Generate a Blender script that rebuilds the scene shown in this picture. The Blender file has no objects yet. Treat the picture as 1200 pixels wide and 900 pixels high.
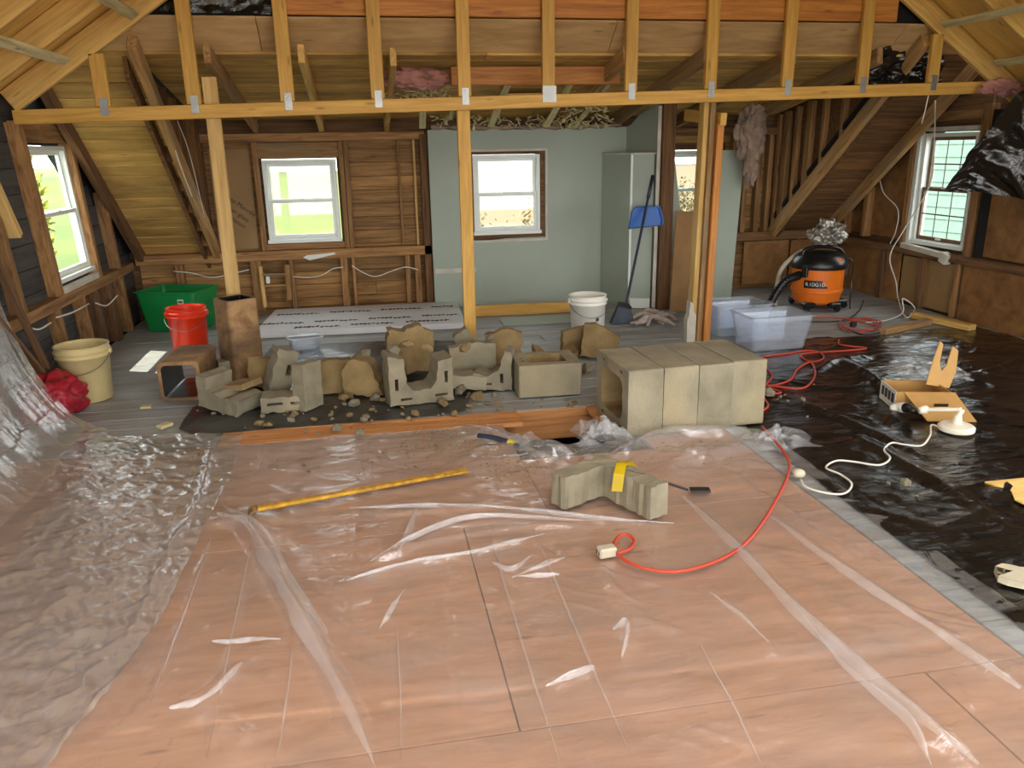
import bpy, bmesh, math, random
import numpy as np
from mathutils import Vector, Matrix, noise

random.seed(7)
SC = bpy.context.scene
COL = SC.collection
PI = math.pi

# ------------------------------------------------------------------ camera
F_PX, CAM_H = 920.0, 1.5
YAW, PITCH, ROLL = math.radians(10.3), math.radians(16.6), math.radians(1.0)
FW = Vector((math.sin(YAW)*math.cos(PITCH), math.cos(YAW)*math.cos(PITCH), -math.sin(PITCH)))
_r0 = Vector((math.cos(YAW), -math.sin(YAW), 0)); _u0 = _r0.cross(FW)
RT = _r0*math.cos(ROLL) - _u0*math.sin(ROLL)
UP = _u0*math.cos(ROLL) + _r0*math.sin(ROLL)
EYE = Vector((0, 0, CAM_H))
cam = bpy.data.cameras.new('camera')
cam.sensor_width = 36.0; cam.lens = 36.0*F_PX/1200.0; cam.clip_end = 400
camo = bpy.data.objects.new('camera', cam); COL.objects.link(camo)
m = Matrix.Identity(4)
for i in range(3):
    m[i][0], m[i][1], m[i][2], m[i][3] = RT[i], UP[i], -FW[i], EYE[i]
camo.matrix_world = m
SC.camera = camo

# ------------------------------------------------------------------ light
W = bpy.data.worlds.new('daylight'); SC.world = W; W.use_nodes = True
bgn = W.node_tree.nodes['Background']
bgn.inputs[0].default_value = (0.93, 0.97, 1.0, 1); bgn.inputs[1].default_value = 2.6
sun = bpy.data.lights.new('sun', 'SUN'); sun.energy = 3.5; sun.angle = 0.009; sun.color = (1, 0.94, 0.82)
suno = bpy.data.objects.new('sun', sun); COL.objects.link(suno)
suno.rotation_euler = Vector((0.60, -0.10, -1.15)).to_track_quat('-Z', 'Y').to_euler()
suno.location = (-6, 6, 12)
VS = SC.view_settings
VS.view_transform = 'Standard'; VS.look = 'None'; VS.gamma = 1.0; VS.use_curve_mapping = False
VS.exposure = 1.55

def portal(name, loc, sx, sy, normal):
    l = bpy.data.lights.new(name, 'AREA'); l.shape = 'RECTANGLE'; l.size = sx; l.size_y = sy
    l.cycles.is_portal = True
    o = bpy.data.objects.new(name, l); COL.objects.link(o); o.location = loc
    o.rotation_euler = Vector(normal).to_track_quat('-Z', 'Y').to_euler()

# ------------------------------------------------------------------ pixel -> place
def ray(px, py):
    return FW + RT*((px-600)/F_PX) - UP*((py-450)/F_PX)
def plane(px, py, ax, v):
    d = ray(px, py); t = (v-EYE[ax])/d[ax]; return EYE + d*t
def G(px, py, z=0.0): return plane(px, py, 2, z)
def BX(px, py, y): return plane(px, py, 1, y)
def LX(px, py, x): return plane(px, py, 0, x)

# ------------------------------------------------------------------ materials
def lin(c):
    if isinstance(c, str):
        c = [int(c[i:i+2], 16)/255 for i in (0, 2, 4)]
    return tuple((v/12.92 if v <= 0.04045 else ((v+0.055)/1.055)**2.4) for v in c) + (1,)
class NT:
    def __init__(s, name):
        s.m = bpy.data.materials.new(name); s.m.use_nodes = True
        s.t = s.m.node_tree; s.b = s.t.nodes['Principled BSDF']; s.out = s.t.nodes['Material Output']
    def n(s, ty, **kw):
        q = s.t.nodes.new('ShaderNode'+ty)
        for k, v in kw.items():
            if k in q.inputs: s.put(q.inputs[k], v)
            else: setattr(q, k, v)
        return q
    def put(s, sock, v):
        if isinstance(v, bpy.types.NodeSocket): s.t.links.new(v, sock)
        elif isinstance(v, bpy.types.Node): s.t.links.new(v.outputs[0], sock)
        else: sock.default_value = v
    def set(s, k, v): s.put(s.b.inputs[k], v)
    def mixc(s, f, a, b, mode='MIX'):
        q = s.t.nodes.new('ShaderNodeMixRGB'); q.blend_type = mode
        s.put(q.inputs[0], f); s.put(q.inputs[1], a); s.put(q.inputs[2], b); return q.outputs[0]
    def math(s, op, a, b=0.0, clamp=False):
        q = s.t.nodes.new('ShaderNodeMath'); q.operation = op; q.use_clamp = clamp
        s.put(q.inputs[0], a); s.put(q.inputs[1], b); return q.outputs[0]
    def ramp(s, f, *stops):
        q = s.t.nodes.new('ShaderNodeValToRGB'); e = q.color_ramp.elements
        while len(e) < len(stops): e.new(0.5)
        for i, (p, c) in enumerate(stops):
            e[i].position = p; e[i].color = c if len(c) == 4 else tuple(c)+(1,)
        s.put(q.inputs[0], f); return q.outputs[0]
    def coords(s, scale=(1, 1, 1), rnd=0.0):
        tc = s.n('TexCoord'); mp = s.n('Mapping', Scale=scale)
        s.put(mp.inputs['Vector'], tc.outputs['Object'])
        if rnd:
            oi = s.n('ObjectInfo'); cx = s.n('CombineXYZ')
            for i, k in enumerate((rnd, rnd*1.7, rnd*0.6)):
                s.put(cx.inputs[i], s.math('MULTIPLY', oi.outputs['Random'], k))
            s.put(mp.inputs['Location'], cx)
        return mp.outputs[0]
    def noise(s, vec, scale=5.0, detail=4.0, rough=0.55, dist=0.0):
        q = s.n('TexNoise', Scale=scale, Detail=detail, Roughness=rough, Distortion=dist)
        s.put(q.inputs['Vector'], vec); return q.outputs['Fac']
    def bump(s, h, strength=0.3, dist=0.01):
        q = s.n('Bump', Strength=strength, Distance=dist); s.put(q.inputs['Height'], h)
        s.put(s.b.inputs['Normal'], q.outputs[0]); return q.outputs[0]

MATS = {}
def wood(name, light, dark, rough=0.75, var=0.35, knots=True, stain=None, grain=(1.0, 16, 16)):
    a = NT(name)
    v = a.coords(grain, rnd=37.0)
    g = a.noise(v, 2.2, 6, 0.62, 0.6)
    c = a.ramp(g, (0.32, lin(dark)), (0.62, lin(light)))
    if knots:
        v2 = a.coords((1.6, 7, 7), rnd=23.0)
        vo = a.n('TexVoronoi', Scale=1.7); a.put(vo.inputs['Vector'], v2)
        k = a.ramp(vo.outputs['Distance'], (0.05, (0.6, 0.6, 0.6)), (0.13, (0, 0, 0)))
        c = a.mixc(k, c, tuple(0.35*x for x in lin(dark)[:3])+(1,))
    if stain:
        v3 = a.coords((1, 2.2, 2.2), rnd=11.0)
        st = a.ramp(a.noise(v3, 2.0, 4), (0.45, (0, 0, 0)), (0.72, (0.75, 0.75, 0.75)))
        c = a.mixc(st, c, lin(stain))
    oi = a.n('ObjectInfo')
    hs = a.n('HueSaturation', Saturation=1.0)
    a.put(hs.inputs['Value'], a.math('ADD', 1-var/2, a.math('MULTIPLY', oi.outputs['Random'], var)))
    a.put(hs.inputs['Color'], c)
    a.set('Base Color', hs.outputs[0]); a.set('Roughness', rough)
    a.bump(g, 0.25, 0.004)
    MATS[name] = a.m; return a.m
def plain(name, col, rough=0.5, metal=0.0, var=0.12, scale=6.0, bump=0.0, bscale=40.0, spec=0.5, **kw):
    a = NT(name)
    v = a.coords((1, 1, 1), rnd=9.0)
    f = a.noise(v, scale, 4)
    c = lin(col); d = tuple(x*(1-var*2) for x in c[:3])+(1,)
    a.set('Base Color', a.ramp(f, (0.3, d), (0.7, c))); a.set('Roughness', rough); a.set('Metallic', metal)
    a.set('Specular IOR Level', spec)
    for k, x in kw.items(): a.set(k, x)
    if bump: a.bump(a.noise(v, bscale, 4), bump, 0.004)
    MATS[name] = a.m; return a.m

wood('truss_pine', 'd0a24e', 'b28434', 0.6, 0.18)
wood('post_pine', 'dcb874', 'bd9250', 0.65, 0.25)
wood('rafter_new', 'd6b066', 'b08844', 0.65, 0.3)
wood('rafter_old', 'b58d58', '7d5730', 0.8, 0.4, stain='8a7a60')
wood('stud_old', 'a57b4a', '6e4a2a', 0.8, 0.45)
wood('stud_dark', '7a5734', '4a311d', 0.85, 0.4)
wood('board_brown', 'a37a47', '6a4a28', 0.8, 0.55)
wood('board_roof', 'd2aa5e', 'ac8444', 0.8, 0.35, stain='8a6a3a', grain=(1.0, 9, 9))
wood('board_roof_dark', '80592f', '4a2f17', 0.85, 0.4)
wood('board_dark', '4a4744', '2e2c2a', 0.85, 0.4, knots=False, stain='56524c')
wood('plank_grey', 'a6a9a8', '888c8c', 0.55, 0.22, knots=False, stain='7b746a')
wood('plank_raw', 'c98f56', 'a5683a', 0.7, 0.25)
wood('beam_orange', 'c98538', '9d5c22', 0.6, 0.2)
wood('plywood_pink', 'c2906c', 'a87852', 0.65, 0.12, stain='a07c66', grain=(1.0, 7, 7))
wood('plywood_yellow', 'ecc878', 'd8ac58', 0.65, 0.15, grain=(1.0, 6, 6))
wood('plywood_roof', 'cfaa78', 'b08c5c', 0.7, 0.2, grain=(1.0, 6, 6))
wood('lath', 'd8cda0', 'a89a68', 0.8, 0.4)
wood('panel_brown', '94693a', '704d28', 0.8, 0.25, knots=False, grain=(3, 3, 3))
plain('vinyl_white', 'e8ede6', 0.35, var=0.03)
plain('window_wood', '7a6248', 0.6)
plain('drywall_grey', 'a5afa0', 0.7, var=0.05, scale=2.0)
plain('drywall_edge', 'd3cdbd', 0.9, var=0.15, bump=0.4)
plain('kraft', '9b7a4c', 0.7, var=0.12, scale=3)
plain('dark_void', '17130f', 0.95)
plain('metal_plate', 'a9aaa6', 0.35, 0.9, bump=0.6, bscale=120)
plain('concrete', 'b3a88c', 0.95, var=0.14, scale=5, bump=0.6, bscale=90)
plain('concrete_pale', '938a72', 0.95, var=0.16, scale=9, bump=0.9, bscale=70)
plain('black', '101011', 0.4)

# ------------------------------------------------------------------ mesh helpers
def mesh_obj(name, bm, mat=None, parent=None, smooth=False):
    me = bpy.data.meshes.new(name); bm.to_mesh(me); bm.free()
    if mat: me.materials.append(MATS[mat] if isinstance(mat, str) else mat)
    if smooth: me.polygons.foreach_set('use_smooth', [True]*len(me.polygons))
    o = bpy.data.objects.new(name, me); COL.objects.link(o)
    if parent: o.parent = parent
    return o
def thing(name, label, cat, loc=(0, 0, 0), rz=0.0, group=None):
    o = bpy.data.objects.new(name, None); COL.objects.link(o); o.empty_display_size = 0.1
    o.location = loc; o.rotation_euler = (0, 0, rz)
    return tag(o, label, cat, group)
def tag(o, label=None, cat=None, group=None, kind=None):
    if label: o['label'] = label
    if cat: o['category'] = cat
    if group: o['group'] = group
    if kind: o['kind'] = kind
    return o
def struct(name, loc=(0, 0, 0)):
    o = bpy.data.objects.new(name, None); COL.objects.link(o); o.location = loc; o['kind'] = 'structure'; return o
def box_bm(sx, sy, sz, c=(0, 0, 0), bev=0.0, bm=None):
    bm = bm or bmesh.new()
    r = bmesh.ops.create_cube(bm, size=1.0)
    bmesh.ops.transform(bm, matrix=Matrix.Translation(c) @ Matrix.Diagonal((sx, sy, sz, 1)), verts=r['verts'])
    if bev:
        es = {e for v in r['verts'] for e in v.link_edges}
        bmesh.ops.bevel(bm, geom=list(es), offset=bev, segments=1, affect='EDGES')
    return bm
def frame_mat(p0, p1, up=(0, 0, 1)):
    p0, p1 = Vector(p0), Vector(p1)
    x = (p1-p0).normalized(); u = Vector(up)
    if abs(x.dot(u)) > 0.995: u = Vector((0, 1, 0))
    y = u.cross(x).normalized(); z = x.cross(y)
    return Matrix(((x.x, y.x, z.x, (p0.x+p1.x)/2), (x.y, y.y, z.y, (p0.y+p1.y)/2), (x.z, y.z, z.z, (p0.z+p1.z)/2), (0, 0, 0, 1)))
def timber(name, p0, p1, w, t, mat, parent=None, up=(0, 0, 1), bev=0.004):
    """a stick from p0 to p1: t along the 'up' side, w across"""
    L = (Vector(p1)-Vector(p0)).length
    bm = box_bm(L, w, t, bev=min(bev, w*0.2, t*0.2))
    o = mesh_obj(name, bm, mat, parent)
    o.matrix_local = frame_mat(p0, p1, up)
    return o
def prism(loops, depth, bm=None, axis='Y'):
    """loops of (x, z); the first is the outline, the rest holes; runs from 0 to depth along y"""
    bm = bm or bmesh.new()
    caps = []
    for yy in (0.0, depth):
        rings = []
        for lp in loops:
            vs = [bm.verts.new((x, yy, z)) for x, z in lp]
            es = [bm.edges.new((vs[i], vs[(i+1) % len(vs)])) for i in range(len(vs))]
            rings.append((vs, es))
        bmesh.ops.triangle_fill(bm, use_beauty=True, use_dissolve=False, edges=[e for _, es in rings for e in es])
        caps.append([vs for vs, _ in rings])
    for a, b in zip(caps[0], caps[1]):
        n = len(a)
        for i in range(n):
            bm.faces.new((a[i], a[(i+1) % n], b[(i+1) % n], b[i]))
    bmesh.ops.recalc_face_normals(bm, faces=bm.faces)
    return bm
def lathe(prof, seg=32, bm=None, closed=False):
    """prof of (r, z) spun round z"""
    bm = bm or bmesh.new(); rings = []
    for r, z in prof:
        if r < 1e-5: rings.append([bm.verts.new((0, 0, z))])
        else: rings.append([bm.verts.new((r*math.cos(2*PI*i/seg), r*math.sin(2*PI*i/seg), z)) for i in range(seg)])
    for a, b in zip(rings[:-1], rings[1:]):
        for i in range(seg):
            j = (i+1) % seg
            if len(a) == 1 and len(b) == 1: continue
            if len(a) == 1: bm.faces.new((a[0], b[j], b[i]))
            elif len(b) == 1: bm.faces.new((a[i], a[j], b[0]))
            else: bm.faces.new((a[i], a[j], b[j], b[i]))
    bmesh.ops.recalc_face_normals(bm, faces=bm.faces)
    return bm
def smooth_path(pts, n=8):
    pts = [Vector(p) for p in pts]
    if len(pts) < 3: return pts
    q = [pts[0]*2-pts[1]] + pts + [pts[-1]*2-pts[-2]]; out = []
    for i in range(1, len(q)-2):
        a, b, c, d = q[i-1:i+3]
        for k in range(n):
            t = k/n
            out.append(0.5*((2*b) + (c-a)*t + (2*a-5*b+4*c-d)*t*t + (3*b-a-3*c+d)*t**3))
    out.append(pts[-1]); return out
def tube(pts, r, seg=6, bm=None, n=8):
    bm = bm or bmesh.new(); P = smooth_path(pts, n); rings = []
    prev = Vector((0, 0, 1))
    for i, p in enumerate(P):
        t = (P[min(i+1, len(P)-1)]-P[max(i-1, 0)]).normalized()
        u = prev - t*prev.dot(t)
        if u.length < 1e-3: u = Vector((1, 0, 0)) - t*t.x
        u.normalize(); prev = u; w = t.cross(u)
        rr = r(i/(len(P)-1)) if callable(r) else r
        rings.append([bm.verts.new(p + (u*math.cos(2*PI*k/seg)+w*math.sin(2*PI*k/seg))*rr) for k in range(seg)])
    for a, b in zip(rings[:-1], rings[1:]):
        for k in range(seg):
            bm.faces.new((a[k], a[(k+1) % seg], b[(k+1) % seg], b[k]))
    bm.faces.new(rings[0][::-1]); bm.faces.new(rings[-1])
    bmesh.ops.recalc_face_normals(bm, faces=bm.faces)
    return bm
def grid_obj(name, X, Y, Z, mat, parent=None, smooth=True, mask=None):
    nv, nu = X.shape
    co = np.stack([X, Y, Z], -1).reshape(-1, 3)
    i = np.arange(nv*nu).reshape(nv, nu)
    q = np.stack([i[:-1, :-1], i[:-1, 1:], i[1:, 1:], i[1:, :-1]], -1).reshape(-1, 4)
    if mask is not None: q = q[mask[:-1, :-1].reshape(-1)]
    me = bpy.data.meshes.new(name); me.from_pydata(co.tolist(), [], q.tolist())
    me.materials.append(MATS[mat]); me.polygons.foreach_set('use_smooth', [smooth]*len(me.polygons))
    o = bpy.data.objects.new(name, me); COL.objects.link(o)
    if parent: o.parent = parent
    return o
def text_mesh(name, body, size, mat, parent, mw, shear=0.0, depth=0.0006, align='CENTER'):
    cu = bpy.data.curves.new(name, 'FONT'); cu.body = body; cu.size = size; cu.shear = shear
    cu.extrude = depth; cu.align_x = align; cu.align_y = 'CENTER'; cu.resolution_u = 2
    tmp = bpy.data.objects.new(name+'_src', cu); COL.objects.link(tmp)
    dg = bpy.context.evaluated_depsgraph_get(); dg.update()
    me = bpy.data.meshes.new_from_object(tmp.evaluated_get(dg))
    bpy.data.objects.remove(tmp); bpy.data.curves.remove(cu)
    me.materials.clear(); me.materials.append(MATS[mat])
    o = bpy.data.objects.new(name, me); COL.objects.link(o); o.parent = parent
    o.matrix_local = mw
    return o
# ================================================================== structure
XL, XR, YB, YG, YT = -2.12, 5.10, 7.95, 7.75, 5.70
def zm(y): return 0.62 + 0.78*(YB-y)          # underside of main roof boards
def zd(y): return 1.80 + 0.174*(YB-y)         # underside of dormer roof boards
XC0, XC1 = -1.42, 4.27                        # dormer cheeks
SHEAR = 0.17
def shear(o):
    mw = o.matrix_world if o.parent is None else (o.parent.matrix_world @ o.matrix_local)
    inv = mw.inverted()
    for v in o.data.vertices:
        w = mw @ v.co; w.y -= SHEAR*(w.z-1.1); v.co = inv @ w
    return o

# ---- floor
floor = struct('floor')
sub = mesh_obj('subfloor', box_bm(7.4, 10.0, 0.05, (1.5, 3.3, -0.36)), 'dark_void', floor)
for y in np.arange(-1.3, 8.0, 0.41):           # joists seen through the opening
    if y > 3.2 and y < 4.9:
        for a, b in ((-2.1, 0.66), (1.40, 5.1)):
            timber('joist', (a, y, -0.15), (b, y, -0.15), 0.05, 0.22, 'stud_dark', floor)
timber('header', (0.60, 4.43, -0.10), (1.50, 4.43, -0.10), 0.10, 0.19, 'plank_raw', floor)
timber('header', (0.63, 3.5, -0.12), (0.63, 4.40, -0.12), 0.06, 0.2, 'stud_old', floor)
timber('header', (1.46, 3.5, -0.12), (1.46, 4.40, -0.12), 0.06, 0.2, 'stud_old', floor)
pw = 0.19
y = 4.39
rr = random.Random(3)
while y < 8.0:
    cut = rr.uniform(-0.5, 3.5)
    for a, b in ((XL-0.02, cut), (cut, XR+0.02)):
        timber('plank', (a+0.002, y+pw/2, -0.0115+rr.uniform(-0.001, 0.001)), (b-0.002, y+pw/2, -0.0115), pw-0.006, 0.023, 'plank_grey', floor, bev=0.003)
    y += pw
y = 4.39-pw
while y > -1.5:
    timber('plank', (1.885, y+pw/2, -0.0115), (XR+0.02, y+pw/2, -0.0115), pw-0.006, 0.023, 'plank_grey', floor, bev=0.003)
    y -= pw
timber('raw_plank', (-0.86, 4.28, -0.012), (0.82, 4.28, -0.012), 0.215, 0.03, 'plank_raw', floor)
timber('raw_plank', (-2.12, 4.28, -0.014), (-0.865, 4.28, -0.014), 0.21, 0.028, 'plank_grey', floor)
timber('raw_plank', (1.25, 4.28, -0.014), (1.88, 4.28, -0.014), 0.21, 0.028, 'plank_raw', floor)
def ply(x0, x1, y0, y1):
    timber('plywood_sheet', (x0+0.002, (y0+y1)/2, -0.010), (x1-0.002, (y0+y1)/2, -0.010), (y1-y0)-0.004, 0.02, 'plywood_pink', floor, bev=0.002)
ply(-2.12, -0.9, 2.95, 4.17); ply(-0.9, 0.70, 2.95, 4.17); ply(0.70, 1.88, 2.95, 3.62); ply(1.40, 1.88, 3.62, 4.17)
for j, y0 in enumerate((1.73, 0.51, -0.71, -1.6)):
    y1 = (2.95, 1.73, 0.51, -0.71)[j]
    xs = (-2.12, 0.32, 1.88) if j % 2 == 0 else (-2.12, -0.9, 1.54, 1.88)
    for a, b in zip(xs[:-1], xs[1:]): ply(a, b, y0, y1)

# ---- windows: local x across, y outwards, z up from the sill
MATS['glass'] = None
g = NT('window_glass'); tr = g.n('BsdfTransparent', Color=(0.96, 0.98, 0.97, 1)); gl = g.n('BsdfGlossy', Roughness=0.02)
mx = g.n('MixShader')
mx.inputs[0].default_value = 0.05; g.put(mx.inputs[1], tr.outputs[0]); g.put(mx.inputs[2], gl.outputs[0])
g.put(g.out.inputs[0], mx.outputs[0]); MATS['glass'] = g.m
def window(name, w, h, mw, grid=None, mat='vinyl_white', sash_mat=None, sh=False):
    root = struct(name); root.matrix_world = mw
    def part(nm, boxes, m, par=root):
        bm = bmesh.new()
        for (x0, x1, y0, y1, z0, z1) in boxes:
            box_bm(x1-x0, y1-y0, z1-z0, ((x0+x1)/2, (y0+y1)/2, (z0+z1)/2), 0.003, bm)
        return mesh_obj(nm, bm, m, par)
    f = 0.032; H = w/2; FD = 0.088 if not sh else 0.066
    sm = sash_mat or mat
    out = []
    out.append(part('window_frame', [(-H, -H+f, 0.0, FD, 0, h), (H-f, H, 0.0, FD, 0, h), (-H+f, H-f, 0, FD, h-f, h), (-H+f, H-f, 0, FD, 0, f)], mat))
    out.append(part('window_sill', [(-H-0.01, H+0.01, -0.025, 0.0, -0.012, 0.022)], mat))
    s = 0.030; a = H-f
    for nm, z0, z1, y0 in (('upper_sash', h*0.5-0.014, h-f, 0.055 if not sh else 0.034), ('lower_sash', f, h*0.5+0.014, 0.018 if not sh else 0.006)):
        q = part(nm, [(-a, -a+s, y0, y0+0.025, z0, z1), (a-s, a, y0, y0+0.025, z0, z1), (-a+s, a-s, y0, y0+0.025, z1-s, z1), (-a+s, a-s, y0, y0+0.025, z0, z0+s*1.15)], sm)
        p = part('pane', [(-a+s-0.004, a-s+0.004, y0+0.012, y0+0.016, z0+s-0.004, z1-s+0.004)], 'glass', q)
        out += [q, p]
        if grid:
            nx, nz = grid; bars = []
            for i in range(1, nx):
                x = -a+s+(2*a-2*s)*i/nx; bars.append((x-0.006, x+0.006, y0+0.006, y0+0.011, z0+s, z1-s))
            for i in range(1, nz):
                z = z0+s+(z1-z0-2*s)*i/nz; bars.append((-a+s, a-s, y0+0.005, y0+0.010, z-0.006, z+0.006))
            for b in bars: out.append(part('muntin', [b], 'window_wood', q))
    lk = part('sash_lock', [(-0.03, 0.03, 0.0, 0.018, h*0.5+0.005, h*0.5+0.022)], mat); out.append(lk)
    lf = part('sash_lift', [(-0.03, 0.03, 0.004, 0.018, f+0.012, f+0.026)], mat); out.append(lf)
    bpy.context.view_layer.update()
    if sh:
        for o in out:
            mwo = o.matrix_world.copy(); inv = mwo.inverted()
            for v in o.data.vertices:
                q = mwo @ v.co; q.y -= SHEAR*(q.z-1.1); v.co = inv @ q
    return root
B0, B1 = BX(306, 188, YB-0.03), BX(400, 281, YB-0.03)
WB = (B0.x, B1.x, B1.z, B0.z)                                        # x0 x1 z0 z1
g0, g1 = BX(554, 182, YG), BX(634, 272, YG)
WG = (g0.x, g1.x, g1.z, g0.z)
WD = (3.02, 3.72, 0.68, 1.46)
WL = (5.89, 6.65, 0.66, 1.58)                                        # y0 y1 z0 z1
WR = (6.07, 6.74, 0.60, 1.58)
def MW(x, y, z, ang): return Matrix.Translation((x, y, z)) @ Matrix.Rotation(ang, 4, 'Z')
window('window_1', WL[1]-WL[0], WL[3]-WL[2], MW(XL-0.02, sum(WL[:2])/2, WL[2], PI/2), sh=True)
window('window_2', WB[1]-WB[0], WB[3]-WB[2], MW(sum(WB[:2])/2, YB-0.03, WB[2], 0))
window('window_3', WG[1]-WG[0], WG[3]-WG[2], MW(sum(WG[:2])/2, YG+0.03, WG[2], 0))
window('window_4', WD[1]-WD[0], WD[3]-WD[2], MW(sum(WD[:2])/2, YB-0.02, WD[2], 0))
window('window_5', WR[1]-WR[0], WR[3]-WR[2], MW(XR+0.02, sum(WR[:2])/2, WR[2], -PI/2), grid=(3, 2), sash_mat='window_wood')
def rect(x0, x1, z0, z1): return [(x0, z0), (x1, z0), (x1, z1), (x0, z1)]
def rows(parent, name, z0, z1, pitch, x0, x1, holes, place, mat, thick=0.02, rnd=None, cuts=(), gap=0.004):
    """courses of boards; place(x, z) -> centre of board at that spot; split round the holes"""
    rnd = rnd or random.Random(1); z = z0
    while z < z1-0.01:
        zt = min(z+pitch, z1); segs = [(x0, x1)]
        for (a, b, c, d) in holes:
            if zt > c+0.01 and z < d-0.01:
                ns = []
                for s, e in segs:
                    if b <= s or a >= e: ns.append((s, e)); continue
                    if a > s: ns.append((s, a))
                    if b < e: ns.append((b, e))
                segs = ns
        for s, e in segs:
            pts = [s] + ([rnd.uniform(s+0.3, e-0.3)] if e-s > 2.2 else []) + [e]
            for a, b in zip(pts[:-1], pts[1:]):
                if b-a < 0.02: continue
                zc = (z+zt)/2
                timber(name, place(a+0.001, zc), place(b-0.001, zc), thick, zt-z-gap, mat, parent, bev=0.003)
        z = zt

# ---- back wall
wall_back = struct('wall_back')
def hole(w, e=0.01): return rect(w[0]-e, w[1]+e, w[2]-e, w[3]+e)
bm = prism([[(XL-0.2, -0.4), (XR+0.2, -0.4), (XR+0.2, 0.8), (XC1+0.06, 0.8), (XC1+0.06, 2.0), (XC0-0.06, 2.0), (XC0-0.06, 0.8), (XL-0.2, 0.8)], hole(WB), hole(WG), hole(WD)], 0.05)
sh = mesh_obj('outer_sheathing', bm, 'stud_dark', wall_back); sh.location = (0, YB+0.055, 0)
pb = lambda x, z: (x, YB+0.04, z)
rows(wall_back, 'board', 0.0, 1.66, 0.128, XL, 0.72, [(WB[0]-0.03, WB[1]+0.03, WB[2]-0.03, WB[3]+0.03), (XL-1, XC0, 0.66, 3)], pb, 'board_brown')
rows(wall_back, 'board', 0.0, 1.66, 0.128, 2.7, XR, [(WD[0]-0.03, WD[1]+0.03, WD[2]-0.03, WD[3]+0.03), (XC1, XR+1, 0.66, 3)], pb, 'board_brown')
def bstud(px, z0, z1, w=0.045, d=0.09, mat='stud_old', x=None, y=None):
    X = BX(px, 220, YB-0.03).x if x is None else x
    timber('stud', (X, (YB if y is None else y)-d/2+0.02, z0), (X, (YB if y is None else y)-d/2+0.02, z1), w, d, mat, wall_back, up=(0, 1, 0))
zs = 0.53
timber('top_plate', (XC0-0.03, YB-0.03, 1.645), (0.62, YB-0.03, 1.65), 0.10, 0.075, 'stud_old', wall_back)
timber('top_plate', (2.72, YB-0.03, 1.645), (XC1+0.03, YB-0.03, 1.645), 0.10, 0.075, 'stud_dark', wall_back)
timber('sill_beam', (XL, YB-0.04, 0.565), (0.66, YB-0.04, 0.565), 0.12, 0.09, 'stud_old', wall_back)
timber('sill_beam', (2.75, YB-0.04, 0.575), (XR, YB-0.04, 0.575), 0.12, 0.09, 'stud_dark', wall_back)
timber('bottom_plate', (XL, YB-0.03, 0.022), (0.66, YB-0.03, 0.022), 0.10, 0.045, 'stud_old', wall_back)
for x in (WB[0]-0.05, WB[1]+0.055, WB[1]+0.105): bstud(0, 0.61, 1.61, x=x)
bstud(469, 0.61, 1.61, w=0.022, d=0.04); bstud(487, 0.61, 1.61, w=0.022, d=0.05, mat='post_pine')
bstud(498, 0.0, 1.66, w=0.075, d=0.12, mat='stud_dark')
timber('header_board', (WB[0]-0.04, YB-0.035, 1.53), (WB[1]+0.05, YB-0.035, 1.53), 0.03, 0.14, 'rafter_old', wall_back)
timber('header_board', (WB[0]-0.04, YB-0.03, WB[2]-0.045), (WB[1]+0.05, YB-0.03, WB[2]-0.045), 0.05, 0.055, 'stud_old', wall_back)
for x, w in ((-0.22, 0.07), (-0.13, 0.03), (0.40, 0.05), (0.50, 0.06), (-1.05, 0.10), (-0.72, 0.04), (-1.75, 0.07)): bstud(0, 0.04, 0.52, x=x, w=w)
kf = mesh_obj('kraft_facing', box_bm(0.36, 0.012, 0.92, (-1.19, YB-0.005, 1.09)), 'kraft', wall_back)
MATS['ink'] = plain('ink', '2a2118', 0.8)
rot = Matrix.Rotation(PI/2, 4, 'X') @ Matrix.Rotation(math.radians(-38), 4, 'Z')
for k, (tx, dx, dz) in enumerate((('Johns Manville', 0.0, 0.05), ('fiber glass', -0.025, -0.03), ('insulation', -0.06, -0.09))):
    c = BX(281, 244, YB-0.02)
    text_mesh('lettering', tx, 0.058, 'ink', wall_back, Matrix.Translation((c.x+dx, YB-0.0125, c.z+dz-0.02)) @ rot)
for x in (4.33, 4.62, 4.95): bstud(0, 0.04, 0.54, x=x)
for i, (a, b) in enumerate(((3.98, 4.50), (4.52, 5.08))):
    timber('knee_panel', (a, YB-0.075, 0.29), (b, YB-0.075, 0.29), 0.012, 0.46, 'panel_brown', wall_back, bev=0.002)
for x in (3.82, 3.95, 4.10, 4.22): bstud(0, 0.61, 1.62, x=x, w=0.05, d=0.09, mat='stud_old')

# ---- grey drywall wall + partition
wall_grey = struct('wall_drywall')
xg0, xg1 = BX(503, 200, YG).x, BX(733, 200, YG).x
top = [(xg1+0.05, 1.70), (xg1-0.4, 1.695), (xg1-0.75, 1.69), (1.72, 1.70), (1.55, 1.685), (1.2, 1.695), (0.95, 1.68), (0.8, 1.7), (xg0, 1.69)]
e = 0.045
hl = [(WG[0]-e, WG[2]-0.055), (WG[0]+0.15, WG[2]-0.062), (WG[0]+0.3, WG[2]-0.05), (WG[1]+e, WG[2]-0.045), (WG[1]+e, WG[3]+0.03), (WG[0]-e, WG[3]+0.03)]
dw = mesh_obj('drywall_sheet', prism([[(xg0, 0.0), (xg1+0.05, 0.0)] + top, hl], 0.02), 'drywall_grey', wall_grey); dw.location = (0, YG, 0)
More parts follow.
